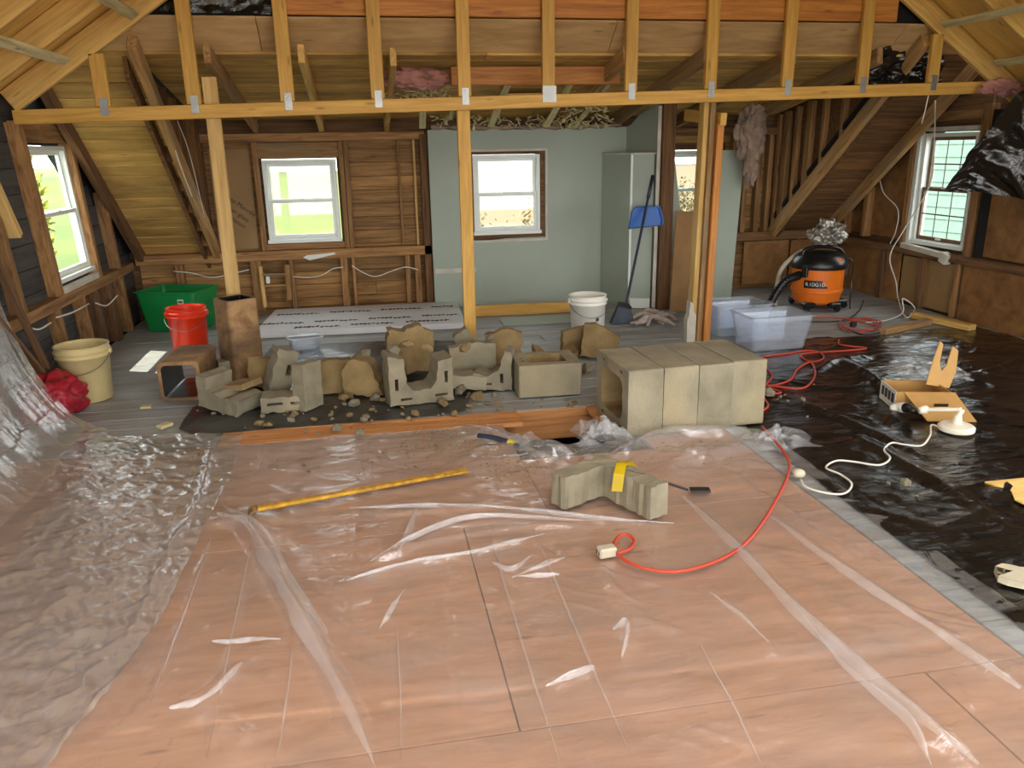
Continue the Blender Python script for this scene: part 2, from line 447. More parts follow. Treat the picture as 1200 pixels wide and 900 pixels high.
# bare torn strip round the opening and rough framing inside it
def ring(parent, nm, mat, x0, x1, z0, z1, t, y0, y1):
    for a, b, c, d in ((x0-t, x0, z0-t, z1+t), (x1, x1+t, z0-t, z1+t), (x0, x1, z1, z1+t), (x0, x1, z0-t, z0)):
        mesh_obj(nm, box_bm(b-a, y1-y0, d-c, ((a+b)/2, (y0+y1)/2, (c+d)/2), 0.002), mat, parent)
ring(wall_grey, 'torn_edge', 'drywall_edge', WG[0]-e-0.002, WG[1]+e+0.002, WG[2]-0.06, WG[3]+0.032, 0.022, YG-0.004, YG+0.016)
ring(wall_grey, 'rough_frame', 'stud_dark', WG[0]-0.002, WG[1]+0.002, WG[2]-0.014, WG[3]+0.003, 0.042, YG+0.021, YG+0.17)
timber('seam_tape', (xg0+0.02, YG-0.002, 0.365), (xg0+0.42, YG-0.002, 0.365), 0.004, 0.045, 'drywall_edge', wall_grey, bev=0.001)
for x in np.arange(xg0+0.06, xg1, 0.4):
    if not (WG[0]-0.1 < x < WG[1]+0.1): timber('stud', (x, YG+0.07, 0), (x, YG+0.07, 1.66), 0.04, 0.09, 'stud_old', wall_grey, up=(0, 1, 0))
# partition coming forward, its top cut along the rafter
pA, pB = Vector((xg1, YG, 0)), Vector((BX(770, 250, 7.12).x, 7.12, 0))
L = (pB-pA).length; ang = math.atan2(pB.y-pA.y, pB.x-pA.x)
pt = mesh_obj('partition_sheet', prism([[(0, 0.0), (L, 0.0), (L, 1.85), (L-0.05, 1.88), (0.25, 1.80), (0.1, 1.72), (0, 1.70)]], 0.10), 'drywall_grey', wall_grey)
pt.matrix_local = Matrix.Translation(pA) @ Matrix.Rotation(ang, 4, 'Z')
timber('stud', (pB.x+0.075, 7.1, 0), (pB.x+0.075, 7.12, 1.95), 0.12, 0.09, 'stud_dark', wall_grey, up=(0, 1, 0))
timber('corner_bead', (pB.x-0.01, pB.y-0.012, 0.02), (pB.x-0.01, pB.y-0.012, 1.86), 0.035, 0.016, 'drywall_edge', wall_grey, up=(0, 1, 0))
# chase box
c0, c1, c2 = BX(705, 280, YG-0.02), BX(738, 280, 7.22), BX(764, 280, 7.15)
hb = 1.44
bm = bmesh.new()
fp = [c0, c1, c2, Vector((c2.x-0.02, 7.6, 0)), Vector((c0.x+0.1, YG-0.01, 0))]
vb = [bm.verts.new((p.x, p.y, 0.0)) for p in fp]; vt = [bm.verts.new((p.x, p.y, hb)) for p in fp]
for i in range(5): bm.faces.new((vb[i], vb[(i+1) % 5], vt[(i+1) % 5], vt[i]))
bm.faces.new(vt); bm.faces.new(vb[::-1]); bmesh.ops.recalc_face_normals(bm, faces=bm.faces)
mesh_obj('chase_box', bm, 'drywall_grey', wall_grey)
timber('chase_lip', (c0.x-0.005, c0.y-0.02, hb+0.008), (c1.x, c1.y-0.01, hb+0.008), 0.03, 0.018, 'drywall_edge', wall_grey)
timber('chase_lip', (c1.x, c1.y-0.01, hb+0.008), (c2.x+0.01, c2.y-0.01, hb+0.008), 0.03, 0.018, 'drywall_edge', wall_grey)
timber('corner_bead', (c1.x, c1.y-0.006, 0.09), (c1.x, c1.y-0.006, hb), 0.022, 0.012, 'vinyl_white', wall_grey, up=(0, 1, 0))
timber('chase_base', (c1.x+0.01, c1.y-0.015, 0.055), (c2.x-0.01, c2.y-0.015, 0.055), 0.02, 0.10, 'vinyl_white', wall_grey)

# ---- left wall (racked a little out of square)
wall_left = struct('wall_left')
toL = Matrix(((0, -1, 0, XL), (1, 0, 0, 0), (0, 0, 1, 0), (0, 0, 0, 1)))       # local x -> y, y -> -x
out = [(-1.7, -0.4), (YB+0.2, -0.4), (YB+0.2, 0.75), (5.95, 2.35), (5.95, 2.7), (-1.7, 2.7)]
shl = lambda y, z: (y - SHEAR*(z-1.1), z)
hL = [shl(a, b) for a, b in rect(WL[0]-0.012, WL[1]+0.09, WL[2]-0.012, WL[3]+0.006)]
SL_OPEN = (-1.2, 1.5, 0.35, 1.62); SR_OPEN = (0.3, 3.5, 0.30, 1.68)  # side openings out of view, added to bring light onto the foreground
o = mesh_obj('outer_sheathing', prism([out, hL, rect(*SL_OPEN)], 0.03), 'board_dark', wall_left); o.matrix_local = toL @ Matrix.Translation((0, 0.083, 0))
pl_ = lambda y, z: (XL-0.07, y, z)
hw = [(WL[0]-0.03, WL[1]+0.05, WL[2]-0.03, WL[3]+0.04)]
z = 0.0; n0 = len(bpy.data.objects)
rr2 = random.Random(5)
while z < 2.3:
    zt = z+0.16
    yend = min(YB+0.02, YB-(zt-0.62)/0.78) if zt > 0.62 else YB+0.02
    y1 = yend + SHEAR*((z+zt)/2-1.1)
    rows(wall_left, 'board', z, zt, 0.16, 1.75, y1, hw, pl_, 'board_dark', rnd=rr2)
    z = zt
def lstud(y, z0, z1, w=0.05, mat='stud_dark', d=0.09): timber('stud', (XL-0.02, y, z0), (XL-0.02, y, z1), w, d, mat, wall_left, up=(1, 0, 0))
for y, z0, z1, w, mt in ((WL[0]-0.07, 0.56, 1.72, 0.07, 'stud_old'), (WL[1]+0.045, 0.56, 1.60, 0.06, 'stud_old'), (7.22, 0.0, 1.22, 0.055, 'stud_old'), (5.18, 0.50, 1.30, 0.06, 'stud_old'),
                         (6.85, 0.0, 0.52, 0.10, 'stud_dark'), (6.2, 0.0, 0.52, 0.05, 'stud_old'), (5.7, 0.0, 0.52, 0.05, 'stud_old'), (6.5, 0.0, 0.5, 0.06, 'stud_dark'), (4.6, 0, 1.72, 0.05, 'stud_dark'), (4.0, 0, 1.72, 0.05, 'stud_dark'), (3.4, 0, 1.72, 0.05, 'stud_dark'), (2.8, 0, 1.72, 0.05, 'stud_dark')):
    lstud(y, z0, z1, w, mt)
timber('sill_beam', (XL-0.02, 4.9, 0.54), (XL-0.02, 7.6, 0.54), 0.10, 0.075, 'stud_old', wall_left)
timber('header_board', (XL-0.02, WL[0]-0.10, 1.665), (XL-0.02, WL[1]+0.08, 1.665), 0.05, 0.13, 'stud_old', wall_left)
timber('sill_board', (XL, WL[0]-0.03, 0.60), (XL, WL[1]+0.03, 0.60), 0.03, 0.05, 'drywall_edge', wall_left)
timber('brace', (XL+0.03, 4.86, 1.78), (XL+0.03, 5.28, 1.05), 0.05, 0.10, 'post_pine', wall_left, up=(1, 0, 0))
bpy.context.view_layer.update()
for o in list(wall_left.children):
    if o.name.startswith(('stud', 'sill_', 'header', 'board')): shear(o)

# ---- right wall
wall_right = struct('wall_right')
toR = Matrix(((0, 1, 0, XR), (1, 0, 0, 0), (0, 0, 1, 0), (0, 0, 0, 1)))
o = mesh_obj('outer_sheathing', prism([out, rect(*SR_OPEN), rect(WR[0]-0.012, WR[1]+0.012, WR[2]-0.012, WR[3]+0.012)], 0.05), 'stud_dark', wall_right); o.matrix_local = toR @ Matrix.Translation((0, 0.085, 0))
def rpanel(y0, y1, z0, z1, mat='panel_brown', x=0.06):
    timber('wall_panel', (XR+x, y0, (z0+z1)/2), (XR+x, y1, (z0+z1)/2), 0.012, z1-z0, mat, wall_right, bev=0.002)
for y0, y1 in ((3.52, 4.7), (4.72, 5.98)):
    rpanel(y0, y1, 0.56, 1.75)
for y0, y1 in ((3.52, 4.7), (4.72, 5.98)):
    rpanel(y0, y1, 0.0, 0.48, x=-0.01)
rpanel(6.83, 7.44, 0.6, 1.5, 'panel_brown'); rpanel(7.46, 7.9, 0.6, 0.95, 'panel_brown')
rpanel(5.99, 6.83, 0.02, 0.46, 'kraft', 0.03); rpanel(6.85, 7.93, 0.0, 0.48, 'panel_brown', 0.02)
rpanel(6.0, 6.82, 1.6, 2.1, 'stud_dark')
def rstud(y, z0, z1, w=0.05, mat='stud_old', d=0.09): timber('stud', (XR+0.02, y, z0), (XR+0.02, y, z1), w, d, mat, wall_right, up=(1, 0, 0))
for y, z0, z1, w, mt in ((6.83, 0.55, 1.95, 0.06, 'stud_old'), (5.97, 0.55, 1.80, 0.085, 'stud_old'), (7.46, 0.58, 1.25, 0.055, 'stud_old'), (7.80, 0.58, 0.85, 0.05, 'stud_old'), (5.15, 0.55, 1.75, 0.05, 'stud_old'),
                         (6.5, 0, 0.5, 0.05, 'stud_dark'), (6.05, 0, 0.5, 0.05, 'stud_old'), (7.1, 0, 0.5, 0.06, 'stud_dark'), (5.88, 0.55, 1.75, 0.03, 'dark_void')):
    rstud(y, z0, z1, w, mt)
timber('sill_beam', (XR-0.01, 3.55, 0.52), (XR-0.01, 7.9, 0.52), 0.08, 0.07, 'stud_dark', wall_right)
timber('header_board', (XR+0.02, WR[0]-0.05, 1.72), (XR+0.02, WR[1]+0.06, 1.72), 0.06, 0.08, 'stud_old', wall_right)
timber('casing', (XR+0.01, WR[0]-0.01, 1.615), (XR+0.01, WR[1]+0.03, 1.615), 0.05, 0.035, 'drywall_edge', wall_right)
timber('casing', (XR+0.01, WR[1]+0.03, 0.56), (XR+0.01, WR[1]+0.03, 1.6), 0.05, 0.04, 'vinyl_white', wall_right, up=(1, 0, 0))
timber('torn_sill', (XR-0.03, WR[0]+0.12, 0.53), (XR-0.03, WR[1]+0.05, 0.565), 0.06, 0.05, 'drywall_edge', wall_right)
timber('torn_sill', (XR-0.05, WR[0]+0.06, 0.50), (XR-0.05, WR[0]+0.14, 0.53), 0.07, 0.09, 'drywall_edge', wall_right)

# ---- wall behind the camera with two wide openings (daylight for the new part)
wall_front = struct('wall_front')
fo = [(-1.85, 1.25, 0.25, 1.95), (1.75, 4.85, 0.25, 1.95), (0.2, 2.8, 2.25, 3.45)]
bm = prism([[(XL-0.2, -0.4), (XR+0.2, -0.4), (XR+0.2, 1.7), (1.49, 4.15), (XL-0.2, 1.7)]] + [rect(*f) for f in fo], 0.15)
o = mesh_obj('framed_wall', bm, 'plywood_yellow', wall_front); o.location = (0, -1.75, 0)
for f in fo: portal('opening_portal', ((f[0]+f[1])/2, -1.76, (f[2]+f[3])/2), f[1]-f[0], f[3]-f[2], (0, 1, 0))
portal('window_portal', (sum(WB[:2])/2, YB+0.12, sum(WB[2:])/2), 0.62, 0.72, (0, -1, 0))
portal('window_portal', (sum(WG[:2])/2, YB+0.12, sum(WG[2:])/2), 0.6, 0.7, (0, -1, 0))
portal('window_portal', (sum(WD[:2])/2, YB+0.12, sum(WD[2:])/2), 0.6, 0.7, (0, -1, 0))
portal('opening_portal', (XL-0.16, 0.15, 0.98), 2.7, 1.27, (1, 0, 0))
portal('opening_portal', (XR+0.16, 1.9, 0.99), 3.2, 1.38, (-1, 0, 0))
portal('window_portal', (XL-0.16, 6.27, 1.12), 0.7, 0.9, (1, 0, 0))
portal('window_portal', (XR+0.16, 6.4, 1.09), 0.62, 0.95, (-1, 0, 0))

# ---- ceiling over the old part: main slope and dormer roof
ceiling = struct('ceiling')
for nm, x0, x1 in (('l', XL-0.2, XC0+0.03), ('r', XC1-0.03, XR+0.2)):
    pass
def slab(name, pts, t, mat, parent):
    """a sloping sheet through four corners, thickened upwards"""
    bm = bmesh.new(); lo = [bm.verts.new(p) for p in pts]; hi = [bm.verts.new((p[0], p[1], p[2]+t)) for p in pts]
    bm.faces.new(lo); bm.faces.new(hi)
    for i in range(4): bm.faces.new((lo[i], lo[(i+1) % 4], hi[(i+1) % 4], hi[i]))
    bmesh.ops.recalc_face_normals(bm, faces=bm.faces)
    return mesh_obj(name, bm, mat, parent)
for x0, x1 in ((XL-0.25, XC0), (XC1, XR+0.25)):
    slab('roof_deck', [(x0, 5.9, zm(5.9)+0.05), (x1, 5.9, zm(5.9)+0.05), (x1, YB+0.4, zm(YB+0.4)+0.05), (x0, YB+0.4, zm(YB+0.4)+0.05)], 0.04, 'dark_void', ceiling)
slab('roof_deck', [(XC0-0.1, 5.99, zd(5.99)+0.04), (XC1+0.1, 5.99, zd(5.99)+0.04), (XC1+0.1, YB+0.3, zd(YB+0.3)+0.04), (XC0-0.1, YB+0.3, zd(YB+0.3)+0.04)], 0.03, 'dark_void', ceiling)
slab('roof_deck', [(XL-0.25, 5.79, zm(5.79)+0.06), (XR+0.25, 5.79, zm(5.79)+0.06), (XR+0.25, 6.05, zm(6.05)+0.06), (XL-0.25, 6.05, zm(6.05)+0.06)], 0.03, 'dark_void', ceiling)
def slope_boards(fn, y0, y1, pitch, x0, x1, mat, cuts, rnd, name='roof_board'):
    y = y1
    while y > y0+0.03:
        ya = y-pitch*0.985; yc = (y+ya)/2
        dirv = Vector((0, y-ya, fn(y)-fn(ya))); upn = Vector((0, -dirv.z, dirv.y)).normalized()
        c = rnd.uniform(*cuts) if cuts else None
        segs = [(x0, x1)] if c is None else [(x0, c), (c, x1)]
        for a, b in segs:
            o = timber(name, (a+0.002, yc, fn(yc)+0.01+rnd.uniform(0, 0.004)), (b-0.002, yc, fn(yc)+0.01+rnd.uniform(0, 0.004)), dirv.length*0.95, 0.02, mat, ceiling, up=upn, bev=0.003)
        y -= pitch
rb = random.Random(11)
slope_boards(zm, 6.0, YB+0.02, 0.118, XL, XC0, 'board_roof', None, rb)
slope_boards(zm, 6.0, YB+0.02, 0.118, XC1, XR, 'board_roof_dark', None, rb)
slope_boards(zd, 6.0, YB, 0.125, XC0, XC1, 'board_roof', (0.2, 2.2), rb)
for a, b in ((XL, -0.6), (-0.6, 1.84), (1.84, 4.1), (4.1, XR)):
    yc = 5.876; upn = Vector((0, 0.78, 1)).normalized()
    timber('plywood_strip', (a+0.002, yc, zm(yc)+0.012), (b-0.002, yc, zm(yc)+0.012), 0.335, 0.015, 'plywood_roof', ceiling, up=upn, bev=0.002)
def rafter(x, y0, y1, fn, d=0.13, w=0.045, mat='rafter_old', off=0.0, parent=None):
    dirv = Vector((0, y1-y0, fn(y1)-fn(y0))).normalized(); upn = Vector((0, -dirv.z, dirv.y)); upn = upn if upn.z > 0 else -upn
    a = Vector((x, y0, fn(y0))) - upn*(d/2+off); b = Vector((x, y1, fn(y1))) - upn*(d/2+off)
    return timber('rafter', a, b, w, d, mat, parent or ceiling, up=upn)
for x, y0, y1, mt in ((XC0+0.03, 5.86, YB, 'rafter_old'), (XL+0.05, 5.75, YB, 'stud_dark'), (XC1+0.02, 5.80, YB, 'rafter_old'), (4.93, 5.8, YB, 'rafter_old')):
    rafter(x, y0, y1, zm, 0.11, 0.06, mt)
for x, mt in ((-0.92, 'rafter_old'), (-0.33, 'rafter_new'), (0.27, 'rafter_new'), (1.9, 'rafter_old'), (2.5, 'rafter_old'), (3.18, 'rafter_old'), (3.88, 'rafter_old')):
    rafter(x, 5.72 if x != 0.27 else 5.78, YB, zd, 0.12, 0.045, mt, off=0.0)
# dormer cheeks
for x, s in ((XC0-0.055, 1), (XC1+0.055, -1)):
    bm = bmesh.new()
    pts = [(x, 6.0, zm(6.0)-0.14), (x, YB+0.05, zm(YB+0.05)-0.14), (x, YB+0.05, zd(YB)+0.02), (x, 6.0, zd(6.0)+0.02)]
    lo = [bm.verts.new(p) for p in pts]; hi = [bm.verts.new((p[0]-s*0.03, p[1], p[2])) for p in pts]
    bm.faces.new(lo); bm.faces.new(hi[::-1])
    for i in range(4): bm.faces.new((lo[i], lo[(i+1) % 4], hi[(i+1) % 4], hi[i]))
    bmesh.ops.recalc_face_normals(bm, faces=bm.faces)
    mesh_obj('cheek_sheathing', bm, 'board_roof_dark', ceiling)
    for y, w in ((6.75, 0.05), (7.05, 0.04), (7.3, 0.09), (7.52, 0.05), (7.72, 0.1), (7.86, 0.06)):
        timber('cheek_stud', (x+s*0.03, y, zm(y)-0.1), (x+s*0.03, y, zd(y)-0.01), 0.055, w, 'board_roof_dark' if s > 0 else 'stud_old', ceiling, up=(0, 1, 0))

# ---- roof over the new part: rafters, sheathing, strapping
XM = (XL+XR)/2; SL = 0.674
def zr(x): return 1.95 + (XM - XL - abs(x-XM))*SL - 0.02
for s in (-1, 1):
    xe = XM + s*(XM-XL+0.12)
    y = 5.79
    for k in range(7):
        y0, y1 = y-1.22*(k+1)+0.004, y-1.22*k
        for j in range(2):
            if j == 1 and (k in (4, 5) or (k == 3 and s == 1)): continue          # unseen roof gap, added to light the foreground
            xa = xe - s*1.22*2*j; xb = xa - s*2.44 if j == 0 else XM
            pa, pb_ = (xa, (y0+y1)/2, zr(xa)+0.02), (xb, (y0+y1)/2, zr(xb)+0.02)
            up = Vector((s*SL, 0, 1)).normalized()
            timber('roof_sheathing', pa, pb_, y1-y0, 0.015, 'plywood_yellow', ceiling, up=up, bev=0.002)
    for k in range(12):
        yy = YT-0.61-0.61*k
        up = Vector((s*SL, 0, 1)).normalized(); xo = XM + s*(XM-XL+0.05)
        timber('rafter', Vector((xo, yy, zr(xo)))-up*0.06, Vector((XM, yy, zr(XM)))-up*0.06, 0.04, 0.13, 'rafter_new', ceiling, up=up)
    for dx in (0.35, 0.75, 1.25, 2.2):
        xx = XM + s*(XM-XL-dx)
        up = Vector((s*SL, 0, 1)).normalized()
        pp = Vector((xx, 0, zr(xx)))-up*0.135
        timber('strapping', (pp.x, -1.5, pp.z), (pp.x, YT-0.12-0.1*(dx < 0.5), pp.z), 0.065, 0.02, 'lath', ceiling, up=up)
# gable wall above the truss
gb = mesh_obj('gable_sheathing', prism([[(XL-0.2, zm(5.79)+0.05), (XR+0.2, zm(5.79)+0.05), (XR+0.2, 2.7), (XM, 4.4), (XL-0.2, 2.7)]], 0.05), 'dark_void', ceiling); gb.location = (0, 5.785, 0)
gb.data.transform(Matrix.Translation((0, 0, 0)))
portal('roof_portal', (XM, -0.3, 4.45), 2.8, 2.6, (0, 0, -1))
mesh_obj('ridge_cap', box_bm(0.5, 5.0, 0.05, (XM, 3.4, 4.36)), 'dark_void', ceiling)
# ================================================================== truss, posts, loose timbers
tr = thing('roof_truss', 'long yellow pine gable truss with upright webs spanning the whole room', 'truss', (0, YT, 0))
CH0, CH1 = Vector((XL+0.0, 0, 1.748)), Vector((4.93, 0, 1.905))
timber('bottom_chord', CH0, CH1, 0.04, 0.087, 'truss_pine', tr)
def zch(x): return CH0.z + (x-CH0.x)/(CH1.x-CH0.x)*(CH1.z-CH0.z)
for s in (-1, 1):
    up = Vector((s*SL, 0, 1)).normalized(); xo = XM + s*(XM-XL+0.05)
    timber('top_chord', Vector((xo, 0, zr(xo)))-up*0.07, Vector((XM, 0, zr(XM)))-up*0.07, 0.04, 0.14, 'rafter_new', tr, up=up)
plate_me = None
for i, x in enumerate((-1.58, -1.03, -0.44, 0.15, 0.74, 1.33, 1.93, 2.53, 3.13, 3.74, 4.33)):
    zt = min(zr(x)-0.17, 3.4)
    timber('web', (x, 0, zch(x)+0.046), (x+0.0, 0, zt), 0.04, 0.09, 'truss_pine', tr, up=(1, 0, 0))
    w = 0.05 if i != 5 else 0.10
    bm = box_bm(w, 0.003, 0.11, (0, 0, 0), 0.001)
    for dx in np.arange(-w/2+0.012, w/2-0.005, 0.013):
        for k in range(6): box_bm(0.004, 0.004, 0.011, (dx, -0.001, -0.045+0.018*k), 0, bm)
    p = mesh_obj('gusset_plate', bm, 'metal_plate', tr); p.location = (x+0.004, -0.0225, zch(x)+0.045)
bo = timber('ridge_beam', (-0.47, 5.75, 2.485), (4.0, 5.75, 2.485), 0.04, 0.24, 'beam_orange')
tag(bo, 'broad orange beam running behind the top of the truss webs', 'beam')

def post(name, label, x, y, z0, z1, w, d, mat, top=None, group=None):
    o = timber(name, (x, y, z0), (top[0] if top else x, y, z1), d, w, mat, up=(1, 0, 0), bev=0.004)
    return tag(o, label, 'post', group)
post('wooden_post', 'pale slim pine post rising behind the square brown flue liners', BX(268, 300, 5.745).x, 5.745, 0, BX(245, 90, 5.745).z, 0.092, 0.04, 'post_pine', top=(BX(245, 92, 5.745).x,))
post('wooden_post', 'slim yellow pine post standing in front of the grey drywall', BX(550, 360, 5.745).x, 5.745, 0, 1.79, 0.09, 0.04, 'truss_pine', top=(BX(543, 140, 5.745).x,))
# triple post with a short stub beam on its head
pr = thing('built_up_post', 'three joined timber studs with a scrap of drywall at the foot, beside the clear bins', 'post', (BX(822, 300, 5.80).x, 5.80, 0))
for dx, dy, z1, mt in ((-0.045, 0.03, 1.86, 'rafter_new'), (-0.005, 0.0, 1.86, 'rafter_old'), (0.047, -0.03, 1.66, 'beam_orange')):
    timber('stud', (dx, dy, 0), (dx+0.02, dy, z1), 0.10, 0.04 if dx < 0.03 else 0.055, mt, pr, up=(1, 0, 0))
timber('stub_beam', (0.075, -0.10, 1.69), (0.075, 0.60, 1.75), 0.05, 0.09, 'truss_pine', pr)
bm = prism([[(-0.10, 0), (-0.03, 0), (-0.03, 0.21), (-0.055, 0.25), (-0.06, 0.31), (-0.085, 0.33), (-0.09, 0.22), (-0.105, 0.18)]], 0.07)
d = mesh_obj('drywall_scrap', bm, 'drywall_edge', pr); d.location = (0, -0.03, 0)
# short dark stud hung behind the left end of the chord
# ================================================================== outdoors
def leaf_cloud(name, n, fn, size, mat, parent, rnd, kind=True):
    V = []; Fc = []
    for i in range(n):
        c = fn(); a = Vector((rnd.gauss(0, 1), rnd.gauss(0, 1), rnd.gauss(0, 1))).normalized(); b = a.orthogonal().normalized(); c2 = a.cross(b)
        s = size*rnd.uniform(0.6, 1.3); k = len(V)
        V += [c-b*s, c-c2*s*0.45, c+b*s, c+c2*s*0.45]; Fc.append((k, k+1, k+2, k+3))
    me = bpy.data.meshes.new(name); me.from_pydata([tuple(v) for v in V], [], Fc); me.materials.append(MATS[mat])
    o = bpy.data.objects.new(name, me); COL.objects.link(o); o.parent = parent
    if kind: o['kind'] = 'stuff'
    return o
a = NT('lawn'); v = a.coords((1, 1, 1))
cl = a.ramp(a.noise(v, 0.35, 5), (0.40, lin('41501a')), (0.62, lin('4d561c')))
tan = a.ramp(a.noise(v, 0.12, 3), (0.50, (0, 0, 0)), (0.60, (1, 1, 1)))
sx = a.n('SeparateXYZ'); tc = a.n('TexCoord'); a.put(sx.inputs[0], tc.outputs['Object'])
side = a.ramp(a.math('ADD', a.math('MULTIPLY', sx.outputs[0], 0.25), 0.2), (0.45, (0, 0, 0)), (0.75, (1, 1, 1)))
a.set('Base Color', a.mixc(a.math('MAXIMUM', side, a.math('MULTIPLY', tan, 0.35)), cl, lin('5a4d36'))); a.set('Roughness', 0.95)
MATS['lawn'] = a.m
plain('leaf', 'a3a63c', 0.6, var=0.25); plain('leaf_green', '6f9040', 0.6, var=0.25); plain('bark', '5b4a3a', 0.9)
plain('brush', '8a7c58', 0.9, var=0.3); plain('siding_white', 'd9dcd6', 0.6, var=0.04); plain('siding_green', '6f887b', 0.6, var=0.06); plain('roofing', '6b6a68', 0.8)
ys = np.linspace(-40, 70, 70); xs = np.linspace(-60, 60, 70)
Xg, Yg = np.meshgrid(xs, ys)
Zg = -2.9 + np.clip((Yg-12)/24, 0, 1)**1.1*3.6 + 0.10*np.sin(Xg*0.7)*np.sin(Yg*0.55)
gr = grid_obj('ground', Xg, Yg, Zg, 'lawn'); gr['kind'] = 'structure'
rt = random.Random(21)
def tree(label, loc, h, r, n, mat, size):
    t = thing('tree', label, 'tree', loc)
    mesh_obj('trunk', tube([(0, 0, 0), (0.1, 0.05, h*0.4), (0, 0, h*0.8)], lambda s: 0.16*(1-0.7*s), 8), 'bark', t)
    def f():
        while True:
            p = Vector((rt.uniform(-1, 1), rt.uniform(-1, 1), rt.uniform(-1, 1)))
            if p.length < 1: return Vector((p.x*r, p.y*r, h*0.62+p.z*h*0.42))
    leaf_cloud('foliage', n, f, size, mat, t, rt)
tree('yellow green leafy tree outside the left window', (-6.35, 14.2, -2.75), 5.3, 1.3, 8000, 'leaf', 0.075)
tree('taller yellow green tree further from the left window', (-10.5, 19.0, -2.0), 7.0, 2.4, 6000, 'leaf', 0.14)
for k, (x, y, r) in enumerate(((2.4, 24, 1.0), (6.4, 25, 1.2), (10.8, 26, 1.2))):
    z0 = -2.9 + ((y-12)/24)**1.1*3.6
    b = thing('brush_bush', ('dry tan bush on the hillside, left of three', 'dry tan bush on the hillside, middle of three', 'dry tan bush on the hillside, right of three')[k], 'bush', (x, y, z0-0.1), group='dry bushes on the hillside')
    mesh_obj('stem', tube([(0, 0, 0), (0.05, 0, 0.5), (0, 0.1, 1.0)], 0.05, 6), 'bark', b)
    def f(r=r): return Vector((rt.gauss(0, r*0.5), rt.gauss(0, r*0.4), abs(rt.gauss(0.3, 0.4))))
    leaf_cloud('foliage', 2500, f, 0.09, 'brush', b, rt)
def house(name, label, loc, rz, w, d, h, mat):
    t = thing(name, label, 'house', loc, rz)
    mesh_obj('wall', box_bm(w, d, h, (0, 0, h/2)), mat, t)
    n = int(h/0.25)
    bm = bmesh.new()
    for k in range(n): box_bm(w+0.03, 0.02, 0.02, (0, -d/2-0.005, 0.25*(k+0.5)), 0, bm)
    mesh_obj('siding_lines', bm, mat, t)
    rf = prism([[(-w/2-0.4, h), (w/2+0.4, h), (w/2+0.4, h+0.15), (0, h+1.5), (-w/2-0.4, h+0.15)]], d+0.8); q = mesh_obj('roof', rf, 'roofing', t); q.location = (0, -d/2-0.4, 0)
    mesh_obj('gutter', box_bm(w+0.9, 0.12, 0.12, (0, -d/2-0.45, h-0.02)), 'roofing', t)
    for x in (-w*0.28, w*0.05, w*0.33):
        f = mesh_obj('window', box_bm(1.2, 0.08, 1.6, (x, -d/2-0.03, h*0.55), 0.01), 'vinyl_white', t)
        mesh_obj('pane', box_bm(0.95, 0.06, 1.35, (x, -d/2-0.06, h*0.55)), 'roofing', f)
    return t
house('far_house', 'long white house at the top of the hillside', (4, 42, 0.6), 0, 34, 6, 3.4, 'siding_white')
house('neighbour_house', 'pale green sided house outside the right window', (15.0, 14.5, -2.9), -PI/2+0.25, 14, 6, 5.6, 'siding_green')
# ================================================================== plastic sheets
def vnoise(X, Y, sx, sy, seed, octaves=3):
    out = np.zeros_like(X); amp = 1.0
    for o in range(octaves):
        r = np.random.RandomState(seed+o*17); T = r.rand(64, 64)*2-1
        u, v = X/sx*(2**o)+1000.3, Y/sy*(2**o)+1000.7
        iu, iv = np.floor(u).astype(int), np.floor(v).astype(int); fu, fv = u-iu, v-iv
        fu, fv = fu*fu*fu*(fu*(fu*6-15)+10), fv*fv*fv*(fv*(fv*6-15)+10)
        g = lambda a, b: T[a % 64, b % 64]
        out += amp*((g(iu, iv)*(1-fu)+g(iu+1, iv)*fu)*(1-fv) + (g(iu, iv+1)*(1-fu)+g(iu+1, iv+1)*fu)*fv); amp *= 0.5
    return out
def crease(X, Y, pts, h, w, prof='soft'):
    """ridge along a floor polyline given in photo pixels"""
    P = [G(*p) for p in pts]; D = np.full(X.shape, 9.0); T = np.zeros(X.shape)
    n = len(P)-1
    for i in range(n):
        ax, ay, bx, by = P[i].x, P[i].y, P[i+1].x, P[i+1].y
        L2 = (bx-ax)**2+(by-ay)**2+1e-9
        t = np.clip(((X-ax)*(bx-ax)+(Y-ay)*(by-ay))/L2, 0, 1)
        d = np.hypot(X-ax-t*(bx-ax), Y-ay-t*(by-ay))
        k = d < D; D = np.where(k, d, D); T = np.where(k, (i+t)/n, T)
    env = np.clip(np.minimum(T, 1-T)*6+0.25, 0, 1)
    if prof == 'sharp': return h*env*np.clip(1-D/w, 0, 1)
    return h*env*np.exp(-(D/w)**2)
